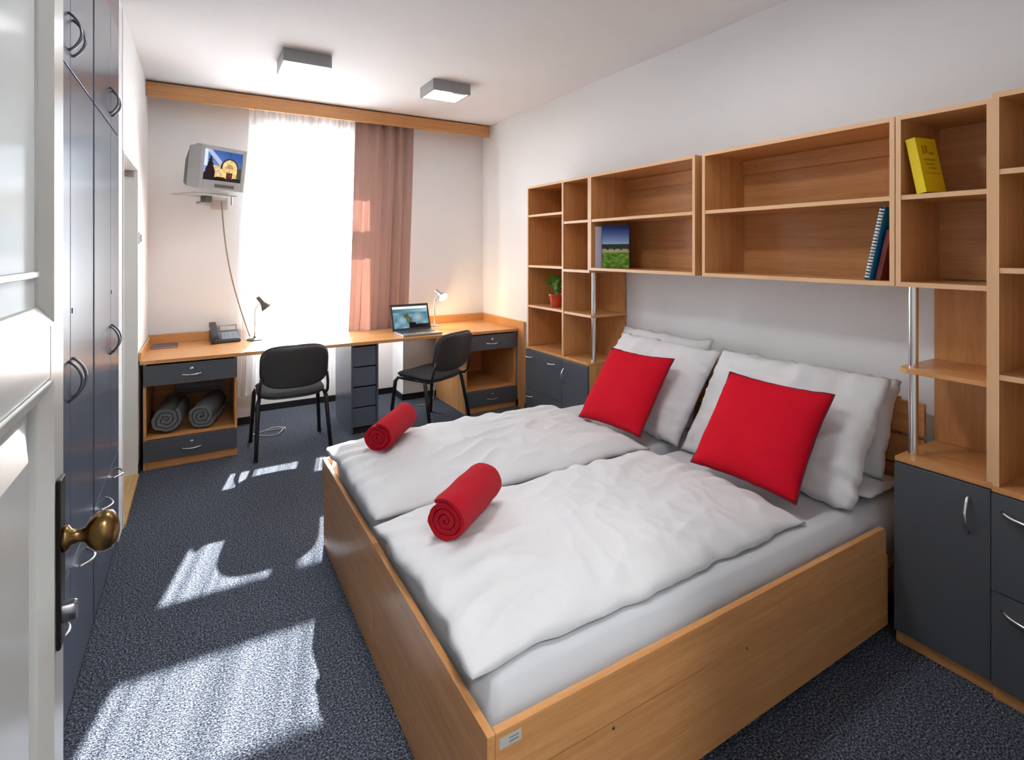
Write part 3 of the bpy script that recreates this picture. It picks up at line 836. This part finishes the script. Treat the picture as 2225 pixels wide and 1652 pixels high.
def lean(xb, yc, zb, h_, ang, yaw=0.0, roll=0.0):
    """bottom edge centre at (xb, yc, zb), leaning back towards the wall by ang from vertical; face looks to -X"""
    X = Vector((0, -1, 0)); Yv = Vector((math.sin(ang), 0, math.cos(ang))); Zv = X.cross(Yv)
    R = Matrix((X, Yv, Zv)).transposed().to_4x4()
    M = Matrix.Translation((xb, yc, zb)) @ Matrix.Rotation(yaw, 4, 'Z') @ R @ Matrix.Rotation(roll, 4, 'Z')
    return M @ Matrix.Translation((0, h_ / 2, 0))
WP = 'white bed pillows'
cushion('pillow', 0.72, 0.42, 0.12, lean(2.395, 1.45, 0.578, 0.42, 0.40, 0.03), DUVET, 'white pillow standing behind the front pillow, beside the slate cabinet', 'pillow', WP, 2.0, 0.03, 0.016)
cushion('pillow', 0.80, 0.58, 0.17, lean(2.120, 1.475, 0.515, 0.58, 0.64, 0.06), DUVET, 'large white pillow leaning behind the bigger red cushion', 'pillow', WP, 4.0, 0.03, 0.016)
cushion('pillow', 0.70, 0.30, 0.075, Matrix.Translation((2.41, 1.42, 0.545)) @ Matrix.Rotation(PI / 2, 4, 'Z'), DUVET, 'flat white pillow lying under the leaning pillows near the slate cabinet', 'pillow', WP, 6.0, 0.03, 0.008)
cushion('pillow', 0.74, 0.52, 0.12, lean(2.36, 2.41, 0.512, 0.52, 0.38, 0.0), DUVET, 'white pillow standing against the headboard by the narrow bookcase', 'pillow', WP, 8.0, 0.03, 0.016)
cushion('pillow', 0.78, 0.56, 0.16, lean(2.105, 2.285, 0.515, 0.56, 0.62, -0.03), DUVET, 'large white pillow leaning behind the red cushion nearer the narrow bookcase', 'pillow', WP, 10.0, 0.03, 0.016)
RC = 'red cushions on the beds'
cushion('cushion', 0.48, 0.47, 0.15, lean(1.925, 1.415, 0.560, 0.47, 0.66, 0.04, 0.0), RED, 'square red cushion with dark piping on the bed beside the slate cabinet', 'cushion', RC, 12.0, 0.06, 0.003, PIPE)
cushion('cushion', 0.45, 0.46, 0.14, lean(1.90, 2.205, 0.565, 0.46, 0.66, 0.08, 0.02), RED, 'square red cushion with dark piping on the bed on the window side', 'cushion', RC, 14.0, 0.06, 0.003, PIPE)

# ------------------------------------------------------------------ rolled towels and blankets
def roll(name, p0, p1, r, turns, mat, label, cat, group, seed, squash=0.92, lump=0.004):
    """spiral roll with its axis from p0 to p1 (axis end points), end spirals modelled"""
    p0, p1 = Vector(p0), Vector(p1)
    ax = (p1 - p0).normalized(); up = Vector((0, 0, 1)); sd_ = up.cross(ax).normalized(); up = ax.cross(sd_)
    per = 26; n = int(turns * per)
    pitch = r / (turns + 0.35)
    outer, inner = [], []
    for i in range(n + 1):
        a = 2 * PI * i / per
        ro = r - pitch * i / per
        outer.append((a, ro)); inner.append((a, max(0.0015, ro - pitch * 0.80)))
    prof = outer + inner[::-1]
    b = B()
    L = (p1 - p0).length
    ns = 10
    rings = []
    for s in range(ns + 1):
        t = s / ns
        ring = []
        for j, (a, rr) in enumerate(prof):
            # ends: every wrap is pushed in a little so the spiral reads
            q = rr
            endr = 0.004 * max(0, 1 - min(t, 1 - t) * 9)
            if rr > r * 0.86: q = rr - endr
            d = lump * nz(math.cos(a) * 2 + seed, math.sin(a) * 2, t * 4 + seed)
            q = max(0.001, q + d)
            jit = 0.006 * nz(a * 0.7, seed, 3.1) if s in (0, ns) else 0
            c = p0 + ax * (L * t + jit)
            ring.append(b.bm.verts.new(c + sd_ * (q * math.cos(a + 0.6 + seed)) + up * (q * squash * math.sin(a + 0.6 + seed))))
        rings.append(ring)
    m = len(prof)
    for s in range(ns):
        for j in range(m):
            b.bm.faces.new((rings[s][j], rings[s][(j + 1) % m], rings[s + 1][(j + 1) % m], rings[s + 1][j]))
    for ring in (rings[0], rings[-1]):
        for j in range(n):
            b.bm.faces.new((ring[j], ring[j + 1], ring[m - 2 - j], ring[m - 1 - j]))
    o = b.obj(name, mat, smooth=60)
    return tag(o, label, cat, group)
roll('rolled_towel', (0.685, 1.590, 0.640), (0.935, 1.790, 0.640), 0.080, 3.6, REDT, 'rolled red towel on the duvet beside the slate cabinet', 'towel', 'rolled red towels', 0.4)
roll('rolled_towel', (0.715, 2.450, 0.640), (0.935, 2.715, 0.640), 0.079, 3.6, REDT, 'rolled red towel on the duvet on the window side', 'towel', 'rolled red towels', 0.9)
GB = 'rolled grey blankets in the desk unit'
roll('rolled_blanket', (-0.205, 4.44, 0.325), (-0.165, 4.86, 0.325), 0.103, 3.2, GREYW, 'rolled charcoal blanket at the wall end of the desk unit', 'blanket', GB, 1.7, 0.95, 0.012)
roll('rolled_blanket', (0.01, 4.44, 0.320), (0.115, 4.88, 0.320), 0.096, 3.2, GREYW, 'rolled charcoal blanket at the window end of the desk unit', 'blanket', GB, 2.9, 0.98, 0.012)
roll('rolled_blanket', (-0.16, 4.93, 0.44), (0.16, 4.95, 0.43), 0.06, 2.6, GREYW, 'small rolled charcoal blanket lying across the other two', 'blanket', GB, 3.3, 0.9, 0.010)

# ------------------------------------------------------------------ chairs
def pad(w_, h_, t_, exp, curve, M, nu=22, nv=22):
    """rounded upholstered pad: local x width, y height, z thickness, curve bends it"""
    def m(u, v):
        a, c = 2 * u - 1, 2 * v - 1
        x = a * (1 - 0.5 * c * c) ** 0.5; y = c * (1 - 0.5 * a * a) ** 0.5     # square to disc
        r = math.hypot(x, y); th = math.atan2(y, x)
        cc, ss = abs(math.cos(th)), abs(math.sin(th))
        k = (cc ** exp + ss ** exp) ** (-1 / exp)
        return x * k, y * k, r
    def top(u, v):
        x, y, r = m(u, v)
        return M @ Vector((x * w_ / 2, y * h_ / 2, t_ / 2 * (1 - r ** 5) ** 0.5 + curve(x, y)))
    def bot(u, v):
        x, y, r = m(u, v)
        return M @ Vector((x * w_ / 2, y * h_ / 2, -t_ / 2 * (1 - r ** 5) ** 0.5 + curve(x, y)))
    return B().shell(nu, nv, top, bot)
def visitor_chair(loc, rot, label):
    t = thing('visitor_chair', label, 'chair', loc, rot, group='black visitor chairs at the desk')
    S = Matrix.Translation((0, 0.01, 0.462)) @ Matrix.Rotation(0.06, 4, 'X')
    pad(0.475, 0.43, 0.052, 4.5, lambda x, y: -0.012 * (1 - x * x) - 0.018 * max(0, y) ** 3, S).obj('seat', CHAIRF, t, False, smooth='all')
    S2 = Matrix.Translation((0, 0.01, 0.442)) @ Matrix.Rotation(0.06, 4, 'X')
    pad(0.455, 0.41, 0.030, 4.5, lambda x, y: -0.012 * (1 - x * x) - 0.018 * max(0, y) ** 3, S2).obj('seat_shell', CHAIRP, t, False, smooth='all')
    R = Matrix.Translation((0, -0.245, 0.675)) @ Matrix.Rotation(PI / 2 + 0.20, 4, 'X')
    cv = lambda x, y: 0.030 * (1 - x * x) + 0.006 * y
    pad(0.475, 0.335, 0.050, 3.6, cv, R).obj('backrest', CHAIRF, t, False, smooth='all')
    R2 = Matrix.Translation((0, -0.262, 0.668)) @ Matrix.Rotation(PI / 2 + 0.20, 4, 'X')
    pad(0.470, 0.325, 0.028, 3.6, cv, R2).obj('backrest_shell', CHAIRP, t, False, smooth='all')
    for s in (-1, 1):
        x = s * 0.225
        B().tube([(x, 0.16, 0.435), (x + s * 0.012, 0.185, 0.40), (x + s * 0.035, 0.225, 0.005)], [0.012, 0.0165, 0.0145], 10).obj('leg', CHAIRM, t, False, smooth='all')
        B().tube([(x, -0.13, 0.435), (x + s * 0.012, -0.155, 0.40), (x + s * 0.035, -0.235, 0.005)], [0.012, 0.0165, 0.0145], 10).obj('leg', CHAIRM, t, False, smooth='all')
        B().tube([(x, -0.10, 0.430), (x + s * 0.01, -0.19, 0.432), (x + s * 0.012, -0.225, 0.46), (x + s * 0.010, -0.245, 0.53), (x, -0.262, 0.60)], 0.0105, 10).obj('back_support', CHAIRM, t, False, smooth='all')
        B().tube([(x, 0.17, 0.430), (x, -0.14, 0.430)], 0.0105, 8).obj('side_tube', CHAIRM, t, False, smooth='all')
        for (fx, fy) in ((x + s * 0.035, 0.225), (x + s * 0.035, -0.235)):
            B().lathe([(0, 0.0), (0.0165, 0.0), (0.0165, 0.02), (0, 0.02)], Matrix.Translation((fx, fy, 0.0)), 10).obj('foot_cap', BLACK, t, False)
    B().tube([(-0.225, 0.12, 0.425), (0.225, 0.12, 0.425)], 0.009, 8).obj('cross_tube', CHAIRM, t, False, smooth='all')
    B().tube([(-0.225, -0.10, 0.425), (0.225, -0.10, 0.425)], 0.009, 8).obj('cross_tube', CHAIRM, t, False, smooth='all')
    return t
visitor_chair((0.605, 4.425, 0), 0.0, 'black padded chair pushed in front of the bright window')
visitor_chair((1.735, 4.345, 0), 0.47, 'black padded chair turned aside in front of the laptop')

# ------------------------------------------------------------------ printed pictures
def picture_plane(name, fn, P, nu, nv, mat, parent, world):
    """flat printed or lit picture: P(u, v) gives the surface point, fn(u, v) its colour"""
    b = B().grid(nu, nv, P)
    o = b.obj(name, mat, parent, world)
    me = o.data
    ca = me.color_attributes.new('pic', 'FLOAT_COLOR', 'CORNER')
    for p in me.polygons:
        i, j = divmod(p.index, nv)
        c = srgb(*fn((i + 0.5) / nu, (j + 0.5) / nv))
        for li in p.loop_indices: ca.data[li].color = c
    return o
def mixc(a, b, t):
    t = max(0, min(1, t)); return tuple(x + (y - x) * t for x, y in zip(a, b))
def tv_pic(u, v):
    c = mixc((150, 170, 210), (40, 84, 160), v * 1.1 + 0.5 * u - 0.35)
    if v > 0.35 and u < 0.5 and abs(v - (1.15 - 1.3 * u)) < 0.10: c = mixc(c, (225, 222, 235), 0.7)
    if v < 0.52 and u > 0.22 and v < 0.5 - 0.02 * u: c = mixc((206, 170, 110), (236, 210, 160), nz(u * 12, v * 12) + 0.5)
    d = math.hypot((u - 0.68) * 1.35, v - 0.46)
    if (d < 0.30 and v >= 0.46) or (0.48 < u < 0.88 and v < 0.46): c = mixc((214, 176, 104), (250, 228, 170), nz(u * 10, v * 14, 2) + 0.5)
    if 0.27 < d < 0.33 and v > 0.42: c = (60, 52, 54)
    if (d < 0.13 and v > 0.44): c = (176, 150, 104)
    if 0.60 < u < 0.76 and 0.10 < v < 0.30: c = (96, 42, 34)
    if 0.67 < u < 0.69 and v > 0.74: c = (50, 50, 66)
    if u > 0.88 and v < 0.5: c = (76, 62, 56)
    if v < 0.12 + 0.05 * nz(u * 9, 3): c = (26, 18, 16)
    if u < 0.30 and v < 0.25 + 0.6 * (1 - abs(u - 0.17) / 0.13) + 0.12 * nz(u * 22, v * 22): c = (34, 28, 36)
    if u < 0.10 and v > 0.45: c = (214, 226, 246)
    return c
def lap_pic(u, v):
    c = mixc((70, 110, 126), (120, 166, 184), nz(u * 5, v * 5, 4) + 0.5)
    if v > 0.88: c = (236, 244, 246)
    elif v > 0.72: c = mixc((64, 104, 120), (150, 186, 196), u)
    for (cx, cy, r, col) in ((0.25, 0.36, 0.22, (150, 180, 204)), (0.70, 0.48, 0.24, (164, 184, 194))):
        d = math.hypot((u - cx) * 1.5, v - cy)
        if d < r + 0.03 * nz(u * 8, v * 8): c = mixc(col, (96, 128, 146), d / r * 0.8)
    if abs(u - 0.40 - 0.3 * (0.5 - v)) < 0.07 + 0.05 * nz(u * 14, v * 14) and v < 0.7: c = mixc((54, 70, 50), (110, 120, 78), nz(u * 20, v * 20) + 0.5)
    if v < 0.16 and u > 0.5: c = (12, 16, 24)
    if v < 0.24 and 0.42 < u < 0.62: c = (10, 12, 16)
    return c

# ------------------------------------------------------------------ television on its wall bracket
tvr = math.radians(32)
tv = thing('television', 'small silver box television showing a church, mounted beside the window', 'television', (0.147, 4.73, 1.985), tvr)
T = Matrix.Rotation(math.radians(9), 4, 'X')
def tp(x, y, z): return tuple(T @ Vector((x, y, z)))
def tbox(x0, x1, y0, y1, z0, z1, x0b=None, x1b=None, z0b=None, z1b=None):
    a = (x0, x1, z0, z1); c = (x0b if x0b is not None else x0, x1b if x1b is not None else x1, z0b if z0b is not None else z0, z1b if z1b is not None else z1)
    return B().hexa([tp(a[0], y0, a[2]), tp(a[1], y0, a[2]), tp(c[1], y1, c[2]), tp(c[0], y1, c[2]), tp(a[0], y0, a[3]), tp(a[1], y0, a[3]), tp(c[1], y1, c[3]), tp(c[0], y1, c[3])])
b = B()
w2, hT = 0.188, 0.335
for (a, c, e, g) in ((-w2, -w2 + 0.032, 0, hT), (w2 - 0.032, w2, 0, hT), (-w2 + 0.032, w2 - 0.032, 0, 0.072), (-w2 + 0.032, w2 - 0.032, hT - 0.030, hT)):
    b.hexa([tp(a, 0, e), tp(c, 0, e), tp(c, 0.07, e), tp(a, 0.07, e), tp(a, 0, g), tp(c, 0, g), tp(c, 0.07, g), tp(a, 0.07, g)])
b.obj('bezel', TVP, tv, False, bevel=0.004)
tbox(-w2 + 0.004, w2 - 0.004, 0.07, 0.17, 0.004, hT - 0.004, -w2 + 0.01, w2 - 0.01, 0.006, hT - 0.02).obj('front_casing', TVP, tv, False, bevel=0.004)
tbox(-w2 + 0.01, w2 - 0.01, 0.171, 0.32, 0.006, hT - 0.05, -0.11, 0.11, 0.02, hT - 0.13).obj('back_casing', TVD, tv, False, bevel=0.004)
def tvP(u, v):
    x = -w2 + 0.032 + u * (2 * w2 - 0.064); z = 0.072 + v * (hT - 0.102)
    bulge = 0.006 * (1 - (2 * u - 1) ** 2) * (1 - (2 * v - 1) ** 2)
    return tp(x, 0.012 - bulge, z)
picture_plane('screen', tv_pic, tvP, 60, 46, SCREEN, tv, False)
tbox(-0.06, 0.10, -0.003, 0.0, 0.020, 0.045).obj('control_flap', TVD, tv, False)
br = thing('tv_bracket', 'grey wall bracket with a tray carrying the television', 'bracket', (0.147, 4.73, 1.93), tvr)
B().box(-0.195, 0.17, 0.05, 0.33, 0.022, 0.030).obj('tray', TVP, br, False, bevel=0.002)
B().box(-0.03, 0.03, 0.16, 0.22, -0.03, 0.0215).obj('swivel', TVD, br, False, bevel=0.003)
B().tube([(0, 0.19, -0.02), (0.0, 0.30, -0.03), (0.19, 0.385, -0.03)], 0.013, 10).obj('arm', TVP, br, False, smooth='all')
B().tube([(0.12, 0.05, 0.0215), (0.12, 0.05, -0.05)], 0.006, 8).obj('bolt', STEEL, br, False)
soc = thing('wall_socket', 'pale wall socket box below the television', 'socket', (0.145, YF - 0.001, 1.93))
box(0.08, 0.21, YF - 0.04, YF - 0.001, 1.865, 2.00).obj('cover', PINKP, soc, bevel=0.004)
box(0.10, 0.19, YF - 0.045, YF - 0.04, 1.94, 1.975).obj('outlet', WHITEP, soc, bevel=0.002)
pts = []
P0, P1 = Vector((0.16, YF - 0.05, 1.93)), Vector((0.372, 5.055, 0.775))
for i in range(25):
    t = i / 24
    p = P0.lerp(P1, t); p.x -= 0.045 * math.sin(PI * t) ; p.z += 0.0
    pts.append(p)
tag(B().tube(pts, 0.0055, 8).obj('television_cable', PLUG, smooth='all'), 'grey cable hanging from the television down to the desk', 'cable')

# ------------------------------------------------------------------ things on the desk
ZT = ZD + 0.0006
lap = thing('laptop', 'open silver laptop with a blue green picture on its screen', 'laptop', (1.70, 4.60, ZT), 0.03)
B().prism([(-0.185, -0.165), (0.185, -0.165), (0.185, 0.085), (-0.185, 0.085)], 0, 0.018).obj('base', ALU, lap, False, bevel=0.004)
B().box(-0.165, 0.165, -0.075, 0.065, 0.0181, 0.0196).obj('keyboard', KEYS, lap, False)
B().box(-0.05, 0.05, -0.150, -0.085, 0.0181, 0.0190).obj('touchpad', TVP, lap, False)
LT = Matrix.Translation((0, 0.092, 0.016)) @ Matrix.Rotation(math.radians(-20), 4, 'X')
def lp(x, y, z): return tuple(LT @ Vector((x, y, z)))
lid = B().hexa([lp(-0.187, 0, 0), lp(0.187, 0, 0), lp(0.187, 0.008, 0), lp(-0.187, 0.008, 0), lp(-0.187, 0, 0.25), lp(0.187, 0, 0.25), lp(0.187, 0.008, 0.25), lp(-0.187, 0.008, 0.25)]).obj('lid', KEYS, lap, False, bevel=0.002)
picture_plane('screen', lap_pic, lambda u, v: lp(-0.170 + 0.34 * u, -0.0008, 0.022 + 0.205 * v), 56, 36, SCREEN, lid, False)
B().tube([(-0.12, 0.088, 0.016), (0.12, 0.088, 0.016)], 0.007, 8).obj('hinge', KEYS, lap, False, smooth='all')

def desk_lamp(loc, rot, on, label, headmat):
    t = thing('desk_lamp', label, 'lamp', loc, rot)
    B().lathe([(0, 0), (0.062, 0), (0.062, 0.008), (0.05, 0.014), (0.012, 0.018), (0.010, 0.03), (0, 0.03)], Matrix(), 28).obj('base', headmat, t, False, smooth=40)
    st = [(0, 0, 0.025), (0.002, 0, 0.12), (0, 0, 0.22), (0.008, 0, 0.265), (0.03, 0, 0.298), (0.052, 0, 0.305)]
    B().tube(st, 0.0055, 8).obj('stem', CHROME, t, False, smooth='all')
    dirv = Vector((0.22, -0.80, -0.52)).normalized() if on else Vector((0.60, -0.10, -0.79)).normalized()
    q = dirv.to_track_quat('Z', 'Y').to_matrix().to_4x4()
    H = Matrix.Translation((0.048, 0, 0.325)) @ q
    prof = [(0.0, -0.045), (0.017, -0.045), (0.018, 0.0), (0.020, 0.018), (0.048, 0.072), (0.050, 0.076), (0.047, 0.076), (0.018, 0.020), (0.0, 0.019)]
    sh = B().lathe(prof, H, 28).obj('shade', headmat, t, False, smooth=40)
    bl = B().lathe([(0, 0.022), (0.010, 0.026), (0.020, 0.045), (0.024, 0.058), (0.016, 0.070), (0, 0.074)], H, 20)
    bl.obj('bulb', BULB if on else WHITEP, t, False, smooth='all')
    B().lathe([(0, 0), (0.006, 0), (0.006, 0.006), (0, 0.006)], Matrix.Translation((0.03, -0.03, 0.012)), 12).obj('switch', KEYS, t, False)
    if on:
        ld = bpy.data.lights.new('lamp_light', 'POINT'); ld.energy = 1.3; ld.color = (1.0, 0.72, 0.38); ld.shadow_soft_size = 0.022
        lo = bpy.data.objects.new('lamp_light', ld); COL.objects.link(lo); lo.parent = t
        lo.location = H @ Vector((0, 0, 0.10))
    return t
desk_lamp((2.022, 4.955, ZT), 0.15, True, 'desk lamp switched on behind the laptop', ALU)
desk_lamp((0.400, 4.945, ZT), 0.0, False, 'desk lamp switched off in front of the sheer curtain', TVD)

ph = thing('telephone', 'grey desk telephone with its handset on the left', 'telephone', (0.175, 4.985, ZT), 0.12)
B().hexa([(-0.10, -0.085, 0), (0.11, -0.085, 0), (0.11, 0.085, 0), (-0.10, 0.085, 0), (-0.10, -0.085, 0.024), (0.11, -0.085, 0.024), (0.11, 0.085, 0.095), (-0.10, 0.085, 0.095)]).obj('body', PHONED, ph, False, bevel=0.006)
def slope(x, y, h=0.0015):
    return (x, y, 0.024 + (y + 0.085) / 0.17 * 0.071 + h)
B().hexa([slope(-0.030, -0.075), slope(0.100, -0.075), slope(0.100, 0.035), slope(-0.030, 0.035), slope(-0.030, -0.075, 0.004), slope(0.100, -0.075, 0.004), slope(0.100, 0.035, 0.004), slope(-0.030, 0.035, 0.004)]).obj('keypad', PHONEG, ph, False, bevel=0.001)
for r_ in range(4):
    for c_ in range(3):
        x, y = -0.012 + c_ * 0.026, -0.062 + r_ * 0.022
        B().hexa([slope(x - 0.009, y - 0.007, 0.004), slope(x + 0.009, y - 0.007, 0.004), slope(x + 0.009, y + 0.007, 0.004), slope(x - 0.009, y + 0.007, 0.004),
                  slope(x - 0.008, y - 0.006, 0.008), slope(x + 0.008, y - 0.006, 0.008), slope(x + 0.008, y + 0.006, 0.008), slope(x - 0.008, y + 0.006, 0.008)]).obj('key', TVP, ph, False)
B().hexa([(-0.035, 0.050, 0.075), (0.105, 0.050, 0.075), (0.105, 0.088, 0.085), (-0.035, 0.088, 0.085), (-0.035, 0.058, 0.128), (0.105, 0.058, 0.128), (0.105, 0.080, 0.132), (-0.035, 0.080, 0.132)]).obj('display_housing', TVP, ph, False, bevel=0.003)
B().hexa([(-0.02, 0.0495, 0.088), (0.09, 0.0495, 0.088), (0.09, 0.052, 0.088), (-0.02, 0.052, 0.088), (-0.02, 0.0555, 0.118), (0.09, 0.0555, 0.118), (0.09, 0.058, 0.118), (-0.02, 0.058, 0.118)]).obj('display', LCD, ph, False)
hp = [(-0.112, 0.046), (-0.095, 0.036), (-0.055, 0.052), (-0.045, 0.062), (0.050, 0.104), (0.060, 0.102), (0.098, 0.118), (0.108, 0.132), (0.098, 0.158), (0.055, 0.148), (-0.055, 0.098), (-0.108, 0.072)]
B().prism(hp, -0.098, -0.048, 0).obj('handset', PHONED, ph, False, bevel=0.008, smooth=50)
cp = [(-0.075 - 0.012 * math.sin(i * 0.9) - 0.0006 * i, -0.10 - 0.02 * math.sin(i / 30 * PI) + 0.006 * math.cos(i * 0.9), 0.055 * (1 - i / 40) ** 2 + 0.006) for i in range(41)]
B().tube(cp, 0.004, 6).obj('cord', PHONED, ph, False, smooth='all')

nb = thing('notebook', 'plum coloured notebook lying flat at the wall end of the desk', 'notebook', (-0.235, 4.965, ZT), 0.0)
B().box(-0.085, 0.085, -0.09, 0.09, 0.0, 0.003).obj('back_cover', NOTEB, nb, False)
B().box(-0.082, 0.082, -0.087, 0.087, 0.003, 0.010).obj('pages', PAPER, nb, False)
B().box(-0.085, 0.085, -0.09, 0.09, 0.010, 0.013).obj('front_cover', NOTEB, nb, False, bevel=0.001)

# cords under the desk
pts = [(0.40 + 0.12 * math.cos(a) * (1 + 0.12 * math.sin(3 * a)) + 0.10, 4.80 + 0.07 * math.sin(a) + 0.02 * math.sin(2 * a + 1), 0.006 + 0.02 * max(0, math.sin(a * 1.3)) ** 2) for a in [i * 2 * PI / 40 for i in range(0, 52)]]
tag(B().tube(pts, 0.0035, 6).obj('white_cord', WHITEP, smooth='all'), 'loose loop of white cord on the carpet under the desk', 'cord')
pts = [(1.80 + 0.24 * t, 4.92 - 0.10 * math.sin(PI * t) + 0.03 * math.sin(9 * t), 0.006 + 0.20 * t * t) for t in [i / 20 for i in range(21)]]
tag(B().tube(pts, 0.004, 6).obj('grey_cord', PLUG, smooth='all'), 'grey cord on the carpet by the desk unit with the empty shelf', 'cord')

# ------------------------------------------------------------------ plant and books on the shelves
pl = thing('potted_plant', 'small green plant in an orange red pot on the bookcase tower', 'plant', (2.43, 3.435, 1.0692))
pl.scale = (1.22, 1.22, 1.22)
pot = B().lathe([(0, 0), (0.030, 0), (0.034, 0.004), (0.043, 0.07), (0.047, 0.072), (0.047, 0.084), (0.042, 0.084), (0.040, 0.076), (0, 0.076)], Matrix(), 24).obj('pot', TERRA, pl, False, smooth=35)
B().lathe([(0, 0.0765), (0.039, 0.0765), (0.03, 0.080), (0, 0.081)], Matrix(), 16).obj('soil', SOIL, pl, False)
rnd = random.Random(5)
def leaf_mesh(L, W, droop):
    def f(u, v):
        s = 2 * v - 1
        wd = W * (math.sin(PI * min(1, u ** 0.8)) ** 0.8 + 0.03) * s
        return Vector((L * u, wd, 0.25 * abs(wd) - droop * u * u))
    return f
for k in range(30):
    az = k * 2.399 + rnd.uniform(-0.3, 0.3); el = rnd.uniform(0.1, 1.25)
    L_ = rnd.uniform(0.055, 0.095); hgt = rnd.uniform(0.085, 0.15)
    R = Matrix.Rotation(az, 4, 'Z') @ Matrix.Rotation(-el, 4, 'Y')
    M = Matrix.Translation((0.012 * math.cos(az), 0.012 * math.sin(az), hgt)) @ R
    g = leaf_mesh(L_, rnd.uniform(0.010, 0.017), rnd.uniform(0.01, 0.03))
    B().grid(7, 4, lambda u, v: M @ g(u, v)).obj('leaf', LEAFP if k % 4 == 0 else LEAF, pl, False, smooth='all')
for k in range(6):
    a = k * 1.05
    B().tube([(0.01 * math.cos(a), 0.01 * math.sin(a), 0.078), (0.014 * math.cos(a), 0.014 * math.sin(a), 0.12), (0.018 * math.cos(a), 0.018 * math.sin(a), 0.155)], 0.0022, 6).obj('stem', LEAF, pl, False)

def book(label, M, dx, dy, dz, cover, spine_at='x0', pic=None, picface=None, coil=False, printed=None):
    """book block in local axes: x = cover width, y = thickness, z = height"""
    t = thing('book', label, 'book', M.to_translation())
    t.rotation_euler = M.to_euler()
    c = 0.0025
    B().box(0, dx, 0, c, 0, dz).obj('cover', cover, t, False, bevel=0.0006)
    B().box(0, dx, dy - c, dy, 0, dz).obj('cover', cover, t, False, bevel=0.0006)
    B().box(0.0 if not coil else 0.004, c, c, dy - c, 0, dz).obj('spine', cover, t, False)
    B().box(c, dx - 0.004, c, dy - c, 0.003, dz - 0.003).obj('pages', PAPER, t, False)
    if coil:
        for k in range(22):
            z = 0.012 + k * (dz - 0.024) / 21
            B().lathe([(0.007, -0.0045), (0.0095, 0), (0.007, 0.0045)], Matrix.Translation((0.0, dy / 2, z)), 8).obj('coil', WHITEP, t, False)
    if pic:
        y = -0.0006 if picface == 'y0' else dy + 0.0006
        picture_plane('cover_print', pic, lambda u, v: (0.004 + (dx - 0.006) * (u if picface == 'y0' else 1 - u), y, 0.003 + (dz - 0.006) * v), 24, 36, COVER, t, False)
    if printed:
        for (a, b_, e, g) in printed:
            B().box(a, b_, -0.0008, 0.0, e, g).obj('print', YELLD, t, False)
    return t
def field_pic(u, v):
    if v > 0.55: return mixc((150, 176, 214), (34, 48, 110), (v - 0.55) / 0.4)
    if v > 0.44 + 0.05 * nz(u * 12, 2): return mixc((30, 52, 30), (60, 60, 50), nz(u * 20, v * 20) + 0.5)
    if v > 0.36: return (168, 160, 120)
    return mixc((60, 104, 26), (128, 160, 50), nz(u * 6, v * 16) + 0.5)
def frame(o, xax, zax):
    """matrix with given local x and z directions"""
    x = Vector(xax).normalized(); z = Vector(zax).normalized(); y = z.cross(x).normalized(); x = y.cross(z)
    M = Matrix((x, y, z)).transposed().to_4x4(); M.translation = Vector(o); return M
zA = 1.378 + TH + 0.0008
book('book standing cover outward with a green field and blue sky', frame((2.375, 2.815, zA), (0.36, -0.93, 0), (0, 0, 1)), 0.205, 0.014, 0.292, NAVYB, pic=field_pic, picface='y0')
book('pale lilac book standing behind the green field book', frame((2.360, 2.868, zA), (0.80, -0.55, 0), (0, 0, 1)), 0.19, 0.016, 0.285, LILAC)
zC = 1.722 + TH / 2 + 0.0008
a = 0.18
book('yellow book tilted on the corner bookcase', frame((2.346, 0.920, zC + 0.034 * math.sin(a)), (1, -0.12, 0), (0, math.sin(a), math.cos(a))), 0.13, 0.034, 0.215, YELLOW,
     printed=[(0.03, 0.042, 0.15, 0.185), (0.05, 0.062, 0.155, 0.185), (0.07, 0.10, 0.15, 0.16), (0.03, 0.10, 0.125, 0.132), (0.04, 0.09, 0.108, 0.114), (0.05, 0.095, 0.092, 0.098), (0.02, 0.115, 0.074, 0.077)])
def leaning(label, y0, dx, dy, dz, ang, cover, coil=False, x=2.375):
    return book(label, frame((x, y0, zA), (1, 0, 0), (0, -math.sin(ang), math.cos(ang))), dx, dy, dz, cover, coil=coil)
leaning('thin dark green book leaning behind the blue one on the wall shelf', 1.148, 0.20, 0.010, 0.300, 0.20, GREENB, x=2.395)
leaning('blue spiral bound book with white coil leaning on the wall shelf', 1.122, 0.21, 0.020, 0.300, 0.20, BLUEB, True, 2.355)
leaning('short red brown book leaning in the end of the wall shelf', 1.088, 0.16, 0.018, 0.205, 0.20, REDB, False, 2.37)
